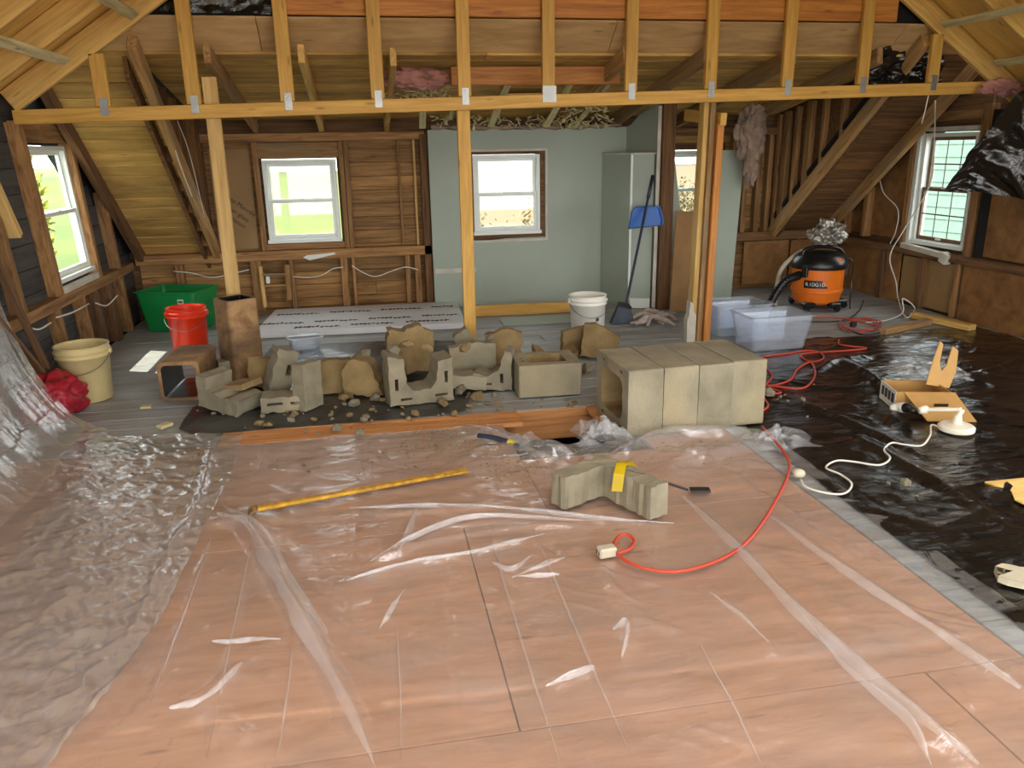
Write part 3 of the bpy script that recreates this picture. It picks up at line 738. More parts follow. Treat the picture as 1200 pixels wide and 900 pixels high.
def clear_plastic(name, haze, rough, tint=(1, 1, 1), bscale=18.0, bst=0.5, extra_haze=0.0, spec=0.075):
    a = NT(name)
    v = a.coords((1, 1, 1)); vd = a.coords((1.0, 2.2, 1.5))
    n1 = a.noise(vd, bscale, 5, 0.6, 1.2); n2 = a.noise(v, bscale*5, 3, 0.5)
    hgt = a.math('ADD', n1, a.math('MULTIPLY', n2, 0.22))
    b = a.n('Bump', Strength=bst, Distance=0.012); a.put(b.inputs['Height'], hgt)
    t = a.n('BsdfTransparent', Color=tuple(tint)+(1,)); d = a.n('BsdfDiffuse', Color=(0.85, 0.86, 0.87, 1)); tl = a.n('BsdfTranslucent', Color=(0.85, 0.86, 0.87, 1))
    gl = a.n('BsdfGlossy', Roughness=rough)
    a.put(gl.inputs['Normal'], b.outputs[0])
    lwf = a.n('LayerWeight', Blend=0.5); fr = a.n('Math', operation='MULTIPLY_ADD'); a.put(fr.inputs[0], a.math('POWER', lwf.outputs['Facing'], 4.5)); fr.inputs[1].default_value = 0.75; fr.inputs[2].default_value = spec; fr.use_clamp = True
    dt = a.n('MixShader'); dt.inputs[0].default_value = 0.12; a.put(dt.inputs[1], d.outputs[0]); a.put(dt.inputs[2], tl.outputs[0])
    lw = a.n('LayerWeight', Blend=0.25)
    dn = a.ramp(a.noise(v, 3.0, 5, 0.6), (0.45, (0, 0, 0)), (0.75, (1, 1, 1)))
    sp_ = a.n('SeparateXYZ'); tc_ = a.n('TexCoord'); a.put(sp_.inputs[0], tc_.outputs['Object'])
    mr = a.n('MapRange'); mr.inputs[1].default_value = 2.9; mr.inputs[2].default_value = 4.0; a.put(mr.inputs[0], sp_.outputs[1])
    haze_sum = a.math('ADD', a.math('MULTIPLY', mr.outputs[0], extra_haze), a.math('MULTIPLY', dn, extra_haze*0.5))  # whitish haze that thickens towards the far edge, plus random patches
    f = a.math('ADD', haze, haze_sum, True)
    m1 = a.n('MixShader'); a.put(m1.inputs[0], f); a.put(m1.inputs[1], t.outputs[0]); a.put(m1.inputs[2], dt.outputs[0])
    m2 = a.n('MixShader'); a.put(m2.inputs[0], fr.outputs[0]); a.put(m2.inputs[1], m1.outputs[0]); a.put(m2.inputs[2], gl.outputs[0])
    a.put(a.out.inputs[0], m2.outputs[0]); MATS[name] = a.m
clear_plastic('clear_poly', 0.11, 0.09, bscale=11.0, bst=0.4, extra_haze=0.12, spec=0.15)
clear_plastic('clear_poly_fold', 0.20, 0.10, bscale=14.0, bst=0.6)
clear_plastic('clear_poly_crinkled', 0.23, 0.06, bscale=17.0, bst=0.28, spec=0.30)
clear_plastic('clear_bag', 0.15, 0.12, bscale=18.0, bst=0.6)
a = NT('black_poly'); v = a.coords((1, 1, 1)); vd = a.coords((1, 2.6, 1.5))
h = a.math('ADD', a.noise(vd, 7, 5, 0.6, 1.0), a.math('MULTIPLY', a.noise(v, 40, 3), 0.2))
a.set('Base Color', a.ramp(a.noise(v, 3, 4), (0.35, lin('0e0e10')), (0.75, lin('1d1c1b')))); a.set('Roughness', 0.13); a.set('Specular IOR Level', 0.75)
a.bump(h, 0.4, 0.02); MATS['black_poly'] = a.m
a = NT('dusty_poly'); v = a.coords((1, 1, 1))
a.set('Base Color', a.ramp(a.noise(v, 5, 5), (0.40, lin('26282a')), (0.70, lin('4b4d4c')))); a.set('Roughness', 0.33); a.bump(a.noise(v, 10, 5), 0.6, 0.012); MATS['dusty_poly'] = a.m

# ---- big clear sheet over the plywood
def yfar(x):
    return np.interp(x, [-1.5, 0.40, 0.52, 0.66, 0.80, 1.25, 1.32, 1.95, 2.1], [4.14, 4.15, 4.20, 3.95, 3.74, 3.72, 3.76, 3.74, 3.70])
u = np.linspace(-1.45, 2.05, 320); t = np.linspace(0, 1, 340)
U, T = np.meshgrid(u, t); Y = 0.55 + (yfar(U)-0.55)*T; X = U.copy()
X += 0.03*np.interp(Y, [0.5, 2, 3.4, 4.2], [-0.6, 0.2, 0.0, -1.0])*np.clip((U-1.6)/0.4, 0, 1)
Z = 0.010 + 0.0045*vnoise(X, Y, 0.35, 0.16, 5) + 0.0022*vnoise(X, Y, 0.10, 0.05, 9)
def ridged(X, Y, sx, sy, ang, seed, p=7):
    c_, s_ = math.cos(ang), math.sin(ang)
    return np.clip(1-np.abs(vnoise(X*c_+Y*s_, -X*s_+Y*c_, sx, sy, seed, 2))*1.15, 0, 1)**p
gate = lambda seed: np.clip(vnoise(X, Y, 0.45, 0.45, seed, 2)+0.15, 0, 1)
Z += gate(3)*0.009*ridged(X, Y, 0.55, 0.16, 0.25, 13) + gate(4)*0.009*ridged(X, Y, 0.5, 0.14, -0.6, 23) + gate(8)*0.008*ridged(X, Y, 0.6, 0.15, 1.3, 33)
far = np.clip((Y-3.0)/0.8, 0, 1)*np.clip((X+0.6)/0.4, 0, 1)
Z += far*(0.010*np.abs(vnoise(X, Y, 0.22, 0.10, 31)))
mess = np.exp(-((X-0.75)/0.45)**2-((Y-3.65)/0.30)**2) + np.exp(-((X-1.55)/0.55)**2-((Y-3.45)/0.25)**2)
Z += mess*(0.045*np.abs(vnoise(X, Y, 0.30, 0.16, 41, 4)))
for pts, hh, w in (([(250, 612), (285, 618), (318, 668), (348, 722), (395, 805), (435, 900)], 0.035, 0.030), ([(262, 600), (300, 612), (340, 680), (385, 760)], 0.018, 0.05),
                   ([(800, 588), (870, 655), (930, 722), (1000, 785), (1060, 835), (1140, 900)], 0.030, 0.028), ([(870, 640), (960, 700), (1030, 780)], 0.015, 0.06),
                   ([(880, 592), (1000, 682), (1100, 748), (1190, 812)], 0.022, 0.035), ([(820, 540), (900, 590), (1000, 660)], 0.022, 0.03),
                   ([(400, 688), (480, 666), (560, 652), (640, 630)], 0.018, 0.018), ([(430, 665), (500, 640), (600, 622), (700, 618)], 0.02, 0.020), ([(420, 610), (560, 600), (700, 615), (770, 618)], 0.02, 0.02),
                   ([(480, 640), (470, 655), (435, 665)], 0.02, 0.02), ([(640, 812), (665, 800), (697, 790)], 0.015, 0.02), ([(490, 590), (520, 605), (545, 610)], 0.014, 0.016),
                   ([(700, 660), (720, 700), (740, 735), (728, 780)], 0.02, 0.02), ([(720, 690), (750, 730), (800, 750)], 0.015, 0.03), ([(560, 505), (620, 535), (690, 560)], 0.03, 0.03), ([(575, 500), (650, 540), (700, 548)], 0.03, 0.025),
                   ([(770, 560), (830, 540), (890, 525)], 0.04, 0.05), ([(710, 545), (790, 515), (880, 512)], 0.05, 0.045), ([(200, 840), (250, 815), (290, 780)], 0.02, 0.03), ([(300, 880), (270, 860), (240, 830)], 0.018, 0.03), ([(620, 640), (655, 660), (680, 640)], 0.016, 0.02),
                   ([(830, 690), (880, 740), (910, 775)], 0.012, 0.015)):
    Z += crease(X, Y, pts, hh, w)
for pts in ([(297, 633), (270, 765), (242, 897)], [(345, 747), (325, 900)], [(465, 740), (470, 897)], [(573, 627), (612, 760), (655, 897)], [(625, 625), (680, 755), (742, 897)], [(420, 600), (400, 760), (395, 897)], [(247, 637), (177, 827)], [(800, 740), (880, 897)], [(520, 640), (545, 897)]):
    Z += crease(X, Y, pts, 0.0055, 0.011, 'sharp')
Z = np.maximum(Z, 0.003)
sA = grid_obj('clear_plastic_sheet', X, Y, Z, 'clear_poly')
tag(sA, 'large clear plastic sheet with long folds over the plywood floor', 'plastic sheet')
def fold_strip(pts, w, h, seed):
    P = smooth_path([G(*p) for p in pts], 10); n = len(P); m_ = 9
    X_ = np.zeros((n, m_)); Y_ = np.zeros((n, m_)); Z_ = np.zeros((n, m_)); r_ = random.Random(seed)
    nz = vnoise(np.arange(n)[:, None]*0.03+np.zeros((1, m_)), np.linspace(0, 1, m_)[None]+np.zeros((n, 1)), 0.2, 0.4, seed, 3)
    for i, p in enumerate(P):
        t_ = (P[min(i+1, n-1)]-P[max(i-1, 0)]).normalized(); nn = Vector((-t_.y, t_.x, 0)); env = 0.08+0.92*math.sin(PI*i/(n-1))**0.8
        for j in range(m_):
            q = j/(m_-1)*2-1
            X_[i, j] = p.x + nn.x*q*w*0.36*env*(1+0.35*nz[i, 4]); Y_[i, j] = p.y + nn.y*q*w*0.36*env*(1+0.35*nz[i, 4]); Z_[i, j] = 0.024 + h*env*(1-abs(q)**1.6) + 0.006*nz[i, j]
    if w < 0.012: Z_ -= 0.008
    return grid_obj('fold', X_, Y_, Z_, 'clear_poly_fold', sA)
for k, (pts, w, h) in enumerate((([(255, 608), (290, 620), (320, 672), (350, 727), (395, 808), (440, 905)], 0.075, 0.035), ([(262, 598), (305, 625), (345, 690), (385, 750)], 0.06, 0.02),
        ([(800, 588), (868, 654), (930, 722), (1000, 785), (1060, 835), (1145, 905)], 0.055, 0.03), ([(935, 722), (990, 790), (1060, 850), (1090, 905)], 0.04, 0.015), ([(890, 600), (1000, 684), (1100, 750), (1195, 815)], 0.06, 0.022),
        ([(405, 688), (480, 667), (560, 653), (638, 632)], 0.022, 0.02), ([(435, 664), (480, 640), (560, 612), (700, 617)], 0.018, 0.02), ([(600, 684), (640, 668), (662, 661)], 0.03, 0.015), ([(575, 665), (600, 674), (622, 660)], 0.03, 0.012), ([(600, 683), (630, 682), (655, 680)], 0.02, 0.012),
        ([(640, 812), (668, 800), (697, 790)], 0.025, 0.015), ([(718, 745), (735, 738), (728, 780)], 0.03, 0.02), ([(560, 503), (625, 537), (690, 562)], 0.05, 0.035), ([(566, 500), (610, 525), (640, 560)], 0.03, 0.03), ([(410, 600), (560, 600), (700, 614), (790, 620)], 0.02, 0.018),
        ([(250, 760), (330, 757)], 0.02, 0.01), ([(200, 838), (240, 828), (285, 785)], 0.04, 0.02), ([(480, 690), (460, 720), (445, 745)], 0.02, 0.012), ([(490, 600), (480, 625), (465, 660)], 0.03, 0.02),
        ([(297, 633), (270, 765), (243, 895)], 0.008, 0.006), ([(345, 747), (325, 900)], 0.008, 0.006), ([(465, 740), (470, 897)], 0.007, 0.006), ([(573, 627), (612, 760), (655, 897)], 0.008, 0.006), ([(625, 625), (680, 755), (742, 897)], 0.008, 0.006), ([(247, 637), (177, 827)], 0.008, 0.006), ([(820, 760), (890, 897)], 0.008, 0.006), ([(300, 560), (310, 520)], 0.01, 0.01), ([(830, 700), (900, 760)], 0.02, 0.01))):
    if len(pts) == 2: pts = [pts[0], ((pts[0][0]+pts[1][0])/2+2, (pts[0][1]+pts[1][1])/2), pts[1]]
    fold_strip(pts, w, h, 300+k)
# ---- second clear sheet on the left, climbing the wall as a curtain
s = np.linspace(0, 1, 300); t = np.linspace(0, 1, 320)
S, T = np.meshgrid(s, t)
ymax = np.interp(S, [0, 0.38, 0.5, 0.62, 1.0], [4.32, 4.42, 4.72, 4.80, 4.82])
Y = 0.7 + (ymax-0.7)*T
xr = np.interp(Y, [0.7, 1.84, 2.09, 2.43, 3.17, 3.71, 4.3, 5], [-1.05, -0.88, -0.81, -0.76, -0.74, -0.71, -0.74, -0.74])
xf = -1.63 + 0.05*np.sin(Y*2.1) - 0.10*np.clip(3.4-Y, 0, 2)
lay = np.clip(S/0.5, 0, 1); q = np.clip((S-0.5)/0.5, 0, 1)
X = xr + (xf-xr)*lay - (xf - (XL+0.06))*-1*(1-(1-q)**2.2)*1.0
X = np.where(S > 0.5, xf + ((XL+0.06)-xf)*(1-(1-q)**2.0), xr+(xf-xr)*lay)
Z = np.where(S > 0.5, 1.15*q**1.35*np.interp(Y, [0.7, 4.8], [1.25, 1.0]), 0.0)
fold = vnoise(Y+0.2*X, X*0.6+Z*0.5, 0.13, 0.7, 51, 3)
up = np.clip((S-0.40)/0.15, 0, 1)
X += up*0.035*fold*np.clip((1.02-q), 0.2, 1); Z += (1-up)*0 + up*0.012*np.abs(fold)*(q < 0.2)
Z += 0.014 + (1-up)*(0.0055*vnoise(X, Y, 0.15, 0.08, 61, 4) + 0.004*vnoise(X+Y, Y-X, 0.05, 0.12, 71, 2))
Z += (1-up)*(0.007*ridged(X, Y, 0.22, 0.10, 0.5, 43, 4) + 0.006*ridged(X, Y, 0.20, 0.09, -0.7, 53, 4))
Z += crease(X, Y, [(272, 560), (235, 640), (190, 735), (130, 820)], 0.012, 0.012, 'sharp')*(1-up)
Z += crease(X, Y, [(160, 780), (110, 840), (60, 900)], 0.02, 0.02)*(1-up) + crease(X, Y, [(250, 520), (235, 590), (200, 650), (150, 760)], 0.012, 0.02)*(1-up)
X = np.maximum(X, XL+0.035); Z = np.maximum(Z, 0.006)
sB = grid_obj('clear_plastic_sheet', X, Y, Z, 'clear_poly_crinkled')
tag(sB, 'crinkled clear plastic sheet rising up the wall beside the yellow bucket', 'plastic sheet')
# ---- rolled clear edge bunched beside the block stack
def crumple(name, label, cat, c, size, mat, seed, h=0.08, n=40):
    uu = np.linspace(-1, 1, n); A, B = np.meshgrid(uu, uu)
    r = np.hypot(A, B); edge = 1 + 0.25*vnoise(np.arctan2(B, A)*2, A*0, 1.0, 1.0, seed, 2)
    Xc = c[0] + A*size[0]/2*edge + 0.02*vnoise(A, B, 0.4, 0.4, seed+1); Yc = c[1] + B*size[1]/2*edge + 0.02*vnoise(A, B, 0.4, 0.4, seed+2)
    Zc = c[2] + 0.008 + h*np.clip(1-np.maximum(abs(A), abs(B))**3, 0, 1)*np.abs(vnoise(A, B, 0.55, 0.55, seed+3, 4))
    o = grid_obj(name, Xc, Yc, Zc, mat); return tag(o, label, cat)
p = G(870, 520); crumple('plastic_scrap', 'bunched grey clear plastic edge at the right end of the block stack', 'plastic sheet', (p.x+0.16, p.y-0.06, 0.02), (0.34, 0.26), 'clear_bag', 81, 0.07)
p = G(712, 512); crumple('plastic_scrap', 'clear plastic scrap tucked under the open end of the block stack', 'plastic sheet', (p.x-0.06, p.y-0.05, 0.02), (0.26, 0.22), 'clear_bag', 91, 0.09)
# ---- black sheet over the floor on the right
u = np.linspace(1.98, XR-0.08, 240); t = np.linspace(0, 1, 260); U, T = np.meshgrid(u, t)
yf = np.interp(U, [1.98, 2.15, 2.3, 2.6, 3.3, 4.1, 4.6, 5.1], [3.66, 4.4, 4.95, 5.15, 5.62, 5.58, 5.68, 5.70])
X = U; Y = 0.7 + (yf-0.7)*T
Z = 0.009 + 0.006*vnoise(X, Y, 0.30, 0.17, 101, 4) + 0.009*np.clip(vnoise(X, Y, 0.5, 0.4, 111, 3), 0, 1) + 0.012*ridged(X, Y, 0.4, 0.15, 0.3, 63, 5)*np.clip(vnoise(X, Y, 0.6, 0.6, 64, 2)+0.2, 0, 1) + 0.010*ridged(X, Y, 0.4, 0.14, -0.8, 73, 5)*np.clip(vnoise(X, Y, 0.6, 0.6, 74, 2)+0.1, 0, 1)
for pts, hh, w in (([(1000, 430), (1035, 455), (1052, 485), (1040, 500)], 0.03, 0.03), ([(940, 530), (1010, 520), (1090, 560), (1200, 640)], 0.018, 0.05), ([(930, 470), (1000, 500), (1090, 540)], 0.02, 0.03), ([(950, 440), (980, 425), (1020, 420)], 0.02, 0.03), ([(1020, 600), (1100, 625), (1160, 600)], 0.012, 0.03), ([(1150, 440), (1180, 430), (1200, 420)], 0.02, 0.03), ([(900, 445), (960, 455), (1030, 450)], 0.015, 0.02)):
    Z += crease(X, Y, pts, hh, w)
Z = np.maximum(Z, 0.002)
Z -= 0.002*(X < 2.1)
bk = grid_obj('black_plastic_sheet', X, Y, Z, 'black_poly'); tag(bk, 'shiny black plastic sheet spread over the floor under the desk lamp', 'plastic sheet')
# ---- dusty black sheet under the rubble
u = np.linspace(-1.12, 1.12, 150); t = np.linspace(0, 1, 130); U, T = np.meshgrid(u, t)
yn = np.interp(U, [-1.12, -1.0, 0.35, 0.52, 0.60, 1.12], [4.50, 4.37, 4.40, 4.44, 4.75, 4.9])
yf = np.interp(U, [-1.12, -0.95, -0.8, 0.2, 1.12], [4.9, 5.2, 6.45, 6.4, 6.15])
X = U; Y = yn + (yf-yn)*T; Z = 0.008 + 0.005*vnoise(X, Y, 0.3, 0.2, 121, 4); Z = np.maximum(Z, 0.002)
dk = grid_obj('black_plastic_sheet', X, Y, Z, 'dusty_poly'); tag(dk, 'dusty black plastic sheet under the broken concrete blocks', 'plastic sheet')
# ---- black plastic hung in front of the right window and stuffed up in the roof
def hung(label, corners, nu, nv, amp, seed, name='black_plastic_drape'):
    A, B, C, D = [np.array(c) for c in corners]
    U, V = np.meshgrid(np.linspace(0, 1, nu), np.linspace(0, 1, nv))
    P = ((A[None, None]*(1-U)[..., None]+B*U[..., None])*(1-V)[..., None] + (D*(1-U)[..., None]+C*U[..., None])*V[..., None])
    nrm = np.cross(B-A, D-A); nrm = nrm/np.linalg.norm(nrm)
    d = amp*vnoise(U*2, V*2, 0.5, 0.7, seed, 4)
    P = P + nrm*d[..., None]
    return tag(grid_obj(name, P[..., 0], P[..., 1], P[..., 2], 'black_poly'), label, 'plastic sheet')
tip = BX(1106, 224, 5.15); a1 = BX(1150, 165, 5.2); a2 = BX(1192, 108, 5.25); r2 = BX(1215, 236, 4.9)
TOPE = [tip, a1, a2, LX(1285, 62, XR-0.06)]; BOTE = [tip, BX(1150, 225, 5.1), r2, LX(1330, 252, XR-0.06)]
kn = [0, 0.3, 0.6, 1.0]; uu = np.linspace(0, 1, 70); vv = np.linspace(0, 1, 46); Ug, Vg = np.meshgrid(uu, vv)
Pt = np.stack([np.interp(Ug, kn, [p[i] for p in TOPE]) for i in range(3)], -1); Pb = np.stack([np.interp(Ug, kn, [p[i] for p in BOTE]) for i in range(3)], -1)
PP = Pt*(1-Vg)[..., None] + Pb*Vg[..., None]
PP[..., 1] += 0.05*vnoise(Ug*3-Vg, Vg*1.2, 0.5, 0.8, 131, 4)*np.clip(Ug*4, 0, 1)
PP[..., 0] = np.minimum(PP[..., 0], XR-0.05)
tag(grid_obj('black_plastic_drape', PP[..., 0], PP[..., 1], PP[..., 2], 'black_poly'), 'black plastic flap hanging to a point across the right window', 'plastic sheet')
hung('narrow lower fold of black plastic behind the hanging flap', [BX(1128, 214, 5.32), BX(1122, 206, 5.32), BX(1200, 150, 5.45), BX(1200, 222, 5.4)], 30, 30, 0.02, 141)
hung('black plastic stuffed under the rafters at the right end of the truss', [BX(1008, 100, 5.95), BX(1105, 100, 5.95), BX(1110, 35, 5.95), BX(1030, 52, 5.95)], 40, 40, 0.05, 151)
hung('strip of black plastic above the plywood at the left of the orange beam', [BX(185, 14, 5.77), BX(318, 17, 5.77), BX(318, -30, 5.77), BX(185, -30, 5.77)], 40, 20, 0.012, 161)
# ================================================================== masonry
def rsq(w, h, r, n=4, cx=0, cz=0):
    out = []
    for sx, sz, a0 in ((1, -1, -PI/2), (1, 1, 0), (-1, 1, PI/2), (-1, -1, PI)):
        for k in range(n+1):
            a = a0 + PI/2*k/n; out.append((cx+sx*(w/2-r)+r*math.cos(a), cz+sz*(h/2-r)+r*math.sin(a)))
    return out
def jag(pts, rnd, amp=0.008, step=0.03, keep=()):
    out = []
    for i, p in enumerate(pts):
        q = pts[(i+1) % len(pts)]; out.append(p)
        if i in keep: continue
        n = int(math.hypot(q[0]-p[0], q[1]-p[1])/step)
        for k in range(1, n):
            t = k/n; out.append((p[0]+(q[0]-p[0])*t+rnd.uniform(-amp, amp), p[1]+(q[1]-p[1])*t+rnd.uniform(-amp, amp)))
    return out
def weather(bm, rnd, amp):
    for v in bm.verts: v.co += Vector((rnd.uniform(-1, 1), rnd.uniform(-1, 1), rnd.uniform(-1, 1)))*amp
    return bm
a = NT('concrete_block'); v = a.coords((1, 1, 1), rnd=9.0)
cb = a.ramp(a.noise(v, 4, 5), (0.32, lin('7f7862')), (0.62, lin('9a917a')))
dk_ = a.ramp(a.noise(v, 2.0, 3), (0.5, (0, 0, 0)), (0.75, (0.6, 0.6, 0.6)))
cb = a.mixc(dk_, cb, lin('a5946c'))
a.set('Base Color', cb); a.set('Roughness', 0.95); a.bump(a.math('ADD', a.noise(v, 60, 4), a.math('MULTIPLY', a.noise(v, 180, 2), 0.6)), 0.7, 0.006); MATS['concrete_block'] = a.m
a = NT('block_inside'); v = a.coords((1, 1, 1), rnd=9.0)
a.set('Base Color', a.ramp(a.noise(v, 6, 5), (0.32, lin('77623f')), (0.65, lin('9a8258')))); a.set('Roughness', 0.95); a.bump(a.noise(v, 50, 4), 0.6, 0.006); MATS['block_inside'] = a.m
wood('flue_clay', 'ad875a', '6f4f30', 0.75, 0.1, knots=False, stain='463423', grain=(3, 3, 3)); plain('soot', '0b0a0a', 0.35, bump=0.3)
rm = random.Random(77)
def ring_block(h, loops, mats=('concrete_block', 'block_inside')):
    bm = prism(loops, h)
    return bm
def set_inner(o, test, mat):
    o.data.materials.append(MATS[mat])
    for p in o.data.polygons:
        if test(p.center, p.normal): p.material_index = 1
    return o
# four blocks lying end to end
bh, bw, bd = 0.372, 0.50, 0.202
names = ('nearest the floor opening, open end showing', 'second from the floor opening', 'third from the floor opening', 'furthest from the floor opening')
for k in range(4):
    hole_ = [(x, z) for x, z in rsq(bw-0.17, bh-0.135, 0.055, 2)]
    small = [[(x*1.0+cx, z+cz) for x, z in ((-.02, -.008), (.02, -.008), (.02, .008), (-.02, .008))] for cx, cz in ((-0.14, 0.155), (0.14, 0.155), (-0.14, -0.155), (0.14, -0.155))]
    bm = prism([rsq(bw, bh, 0.012, 2), jag(hole_, rm, 0.004, 0.04)] + small, bd-0.004)
    o = mesh_obj('chimney_block', weather(bm, rm, 0.0012), 'concrete_block'); set_inner(o, lambda c, n: abs(c.x) < bw/2-0.03 and abs(c.z) < bh/2-0.03 and abs(n.y) < 0.5, 'block_inside')
    # local y -> world x, local x -> world y
    ang = 0.045
    o.matrix_world = Matrix.Translation((1.292+0.203*k, 3.765+bw/2+0.012*k+rm.uniform(-.004, .004), bh/2+0.012)) @ Matrix.Rotation(-PI/2+ang, 4, 'Z') @ Matrix.Rotation(rm.uniform(-.006, .006), 4, 'Y')
    tag(o, 'grey chimney block in the lying row, '+names[k], 'concrete block', 'row of chimney blocks')
# whole block with its flue opening upwards
bm = prism([rsq(0.40, 0.34, 0.008, 1), rsq(0.235, 0.20, 0.01, 1)] + [[(cx+0.014*math.cos(q*PI/4), cz+0.014*math.sin(q*PI/4)) for q in range(8)] for cx in (-0.155, 0.155) for cz in (-0.045, 0.03)], 0.205)
o = mesh_obj('chimney_block', weather(bm, rm, 0.0015), 'concrete_block'); set_inner(o, lambda c, n: abs(n.y) < 0.5 and abs(c.x) < 0.19 and abs(c.z) < 0.16, 'block_inside')
o.matrix_world = Matrix.Translation((1.085, 4.76, 0.012)) @ Matrix.Rotation(-0.03, 4, 'Z') @ Matrix.Rotation(PI/2, 4, 'X') @ Matrix.Scale(-1, 4, (0, 0, 1)) @ Matrix.Scale(1, 4)
o.matrix_world = Matrix.Translation((1.085, 4.76, 0.217)) @ Matrix.Rotation(-0.03, 4, 'Z') @ Matrix.Rotation(-PI/2, 4, 'X')
tag(o, 'whole grey chimney block standing with its square flue opening upwards', 'concrete block')
# broken pieces
def slots(spec): return [[(cx-w/2, cz-h/2), (cx+w/2, cz-h/2), (cx+w/2, cz+h/2), (cx-w/2, cz+h/2)] for cx, cz, w, h in spec]
def piece(label, px, py, loops, depth, yaw=0.0, tx=0.0, ty=0.0, dz=0.0, mat='concrete_block', inner=None, z=0.0, scale=1.0):
    """outline (x, z) facing the camera side, base at z=0 on the floor under pixel (px, py)"""
    bm = prism(loops, depth); weather(bm, rm, 0.0022)
    bmesh.ops.translate(bm, verts=bm.verts, vec=(0, -depth/2, 0))
    bmesh.ops.transform(bm, matrix=Matrix.Rotation(yaw, 4, 'Z') @ Matrix.Rotation(tx, 4, 'X') @ Matrix.Rotation(ty, 4, 'Y') @ Matrix.Scale(scale, 4), verts=bm.verts)
    zmin = min(v.co.z for v in bm.verts)
    bmesh.ops.translate(bm, verts=bm.verts, vec=(0, 0, -zmin))
    o = mesh_obj('broken_block', bm, mat); p = G(px, py); o.location = (p.x, p.y+0.05, z+0.012+dz)
    return tag(o, label, 'broken block', 'broken pieces of concrete block')
J = lambda pts, amp=0.008, keep=(): jag(pts, rm, amp, 0.03, keep)
R_ = lambda w, h: [(-w/2, 0), (w/2, 0), (w/2, h), (-w/2, h)]
# the front L-shaped half block (seen from above an angle), axis upright
L0, L1, L2 = G(652, 600), G(702, 575), G(768, 610)
def offset_poly(pts, th):
    (ax, ay), (bx, by), (cx, cy) = pts
    d1 = Vector((bx-ax, by-ay)).normalized(); d2 = Vector((cx-bx, cy-by)).normalized()
    n1 = Vector((-d1.y, d1.x)); n2 = Vector((-d2.y, d2.x)); mid = (n1+n2).normalized(); k = th/max(0.3, mid.dot(n1))
    return [(ax, ay), (bx, by), (cx, cy), (cx+n2.x*th, cy+n2.y*th), (bx+mid.x*k, by+mid.y*k), (ax+n1.x*th, ay+n1.y*th)]
ol = offset_poly([(L0.x+0.03, L0.y-0.05), (0.955, 3.06), (L2.x-0.04, L2.y-0.05)], 0.09)
sl = [(0.80, 3.16, 0.012, 0.09), (1.045, 3.10, 0.07, 0.014)]
bm = prism([jag(ol, rm, 0.006, 0.022)] + [[(cx-0.035, cy+0.03), (cx+0.03, cy-0.035), (cx+0.038, cy-0.022), (cx-0.027, cy+0.043)] for cx, cy in ((1.06, 2.955),)], 0.145)
bmesh.ops.transform(bm, matrix=Matrix(((1, 0, 0, 0), (0, 0, 1, 0), (0, 1, 0, 0), (0, 0, 0, 1))), verts=bm.verts); bmesh.ops.recalc_face_normals(bm, faces=bm.faces)
for v in bm.verts:                      # fluted break on the outer ends
    v.co += Vector((rm.uniform(-.004, .004), rm.uniform(-.004, .004), rm.uniform(-.003, .003)))
o = mesh_obj('broken_block', bm, 'concrete_pale'); o.location = (0, 0, 0.03); tag(o, 'L-shaped half of a pale concrete block on the clear plastic', 'broken block', 'broken pieces of concrete block')
Ush = lambda w, h1, h2, th, base: [(-w/2, 0), (w/2, 0), (w/2, h2), (w/2-th, h2-0.02), (w/2-th-0.01, base+0.05), (w/2-th-0.05, base), (-w/2+th+0.05, base), (-w/2+th+0.01, base+0.05), (-w/2+th, h1-0.02), (-w/2, h1)]
piece('large U-shaped broken block standing open side up with slots in its arms', 492, 473, [J(Ush(0.40, 0.31, 0.27, 0.095, 0.085), 0.006)] + slots([(-0.155, 0.13, 0.02, 0.07), (0.155, 0.15, 0.02, 0.075), (0.12, 0.04, 0.08, 0.016), (-0.1, 0.035, 0.07, 0.016)]), 0.20, yaw=0.16, mat='concrete_pale')
piece('slab of concrete leaning inside the large U-shaped block', 482, 447, [J(R_(0.13, 0.20))], 0.06, yaw=0.9, tx=-0.25, z=0.03, mat='block_inside')
piece('rough broken chunk behind the large U-shaped block', 482, 440, [J([(-0.16, 0), (0.16, 0), (0.16, 0.27), (0.05, 0.33), (-0.04, 0.29), (-0.15, 0.31)], 0.014)], 0.12, yaw=0.1, mat='block_inside')
piece('wide flat block wall behind the slotted L-shaped piece', 553, 448, [J([(-0.15, 0), (0.17, 0), (0.17, 0.24), (0.04, 0.26), (-0.15, 0.23)], 0.008, (0, 1))], 0.07, yaw=0.05, mat='concrete_block')
piece('low concrete shelf piece in front of the wide block wall', 550, 460, [J(R_(0.22, 0.09))], 0.14, yaw=-0.05, ty=0.12, mat='concrete_block')
piece('slotted L-shaped broken block with one raised arm', 580, 458, [J([(-0.12, 0), (0.13, 0), (0.13, 0.25), (0.09, 0.26), (0.045, 0.13), (-0.02, 0.09), (-0.12, 0.11)], 0.006)] + slots([(0.065, 0.08, 0.025, 0.06), (-0.04, 0.04, 0.08, 0.014)]), 0.17, yaw=-0.3, mat='concrete_pale')
piece('tall broken slab standing behind the slotted L-shaped piece', 592, 436, [J([(-0.13, 0), (0.13, 0), (0.13, 0.26), (0.02, 0.29), (-0.13, 0.25)], 0.010, (0,))], 0.07, yaw=-0.15, mat='block_inside')
piece('wedge-shaped chunk with a crumbled top on the black sheet', 430, 466, [J([(-0.13, 0), (0.13, 0), (0.07, 0.15), (0.03, 0.22), (-0.05, 0.24), (-0.13, 0.17)], 0.010)], 0.15, yaw=-0.25, mat='block_inside')
piece('fluted block slab standing on its end, turned edge on', 362, 483, [J(R_(0.17, 0.285), 0.005)], 0.085, yaw=0.95, ty=0.03, mat='concrete_pale')
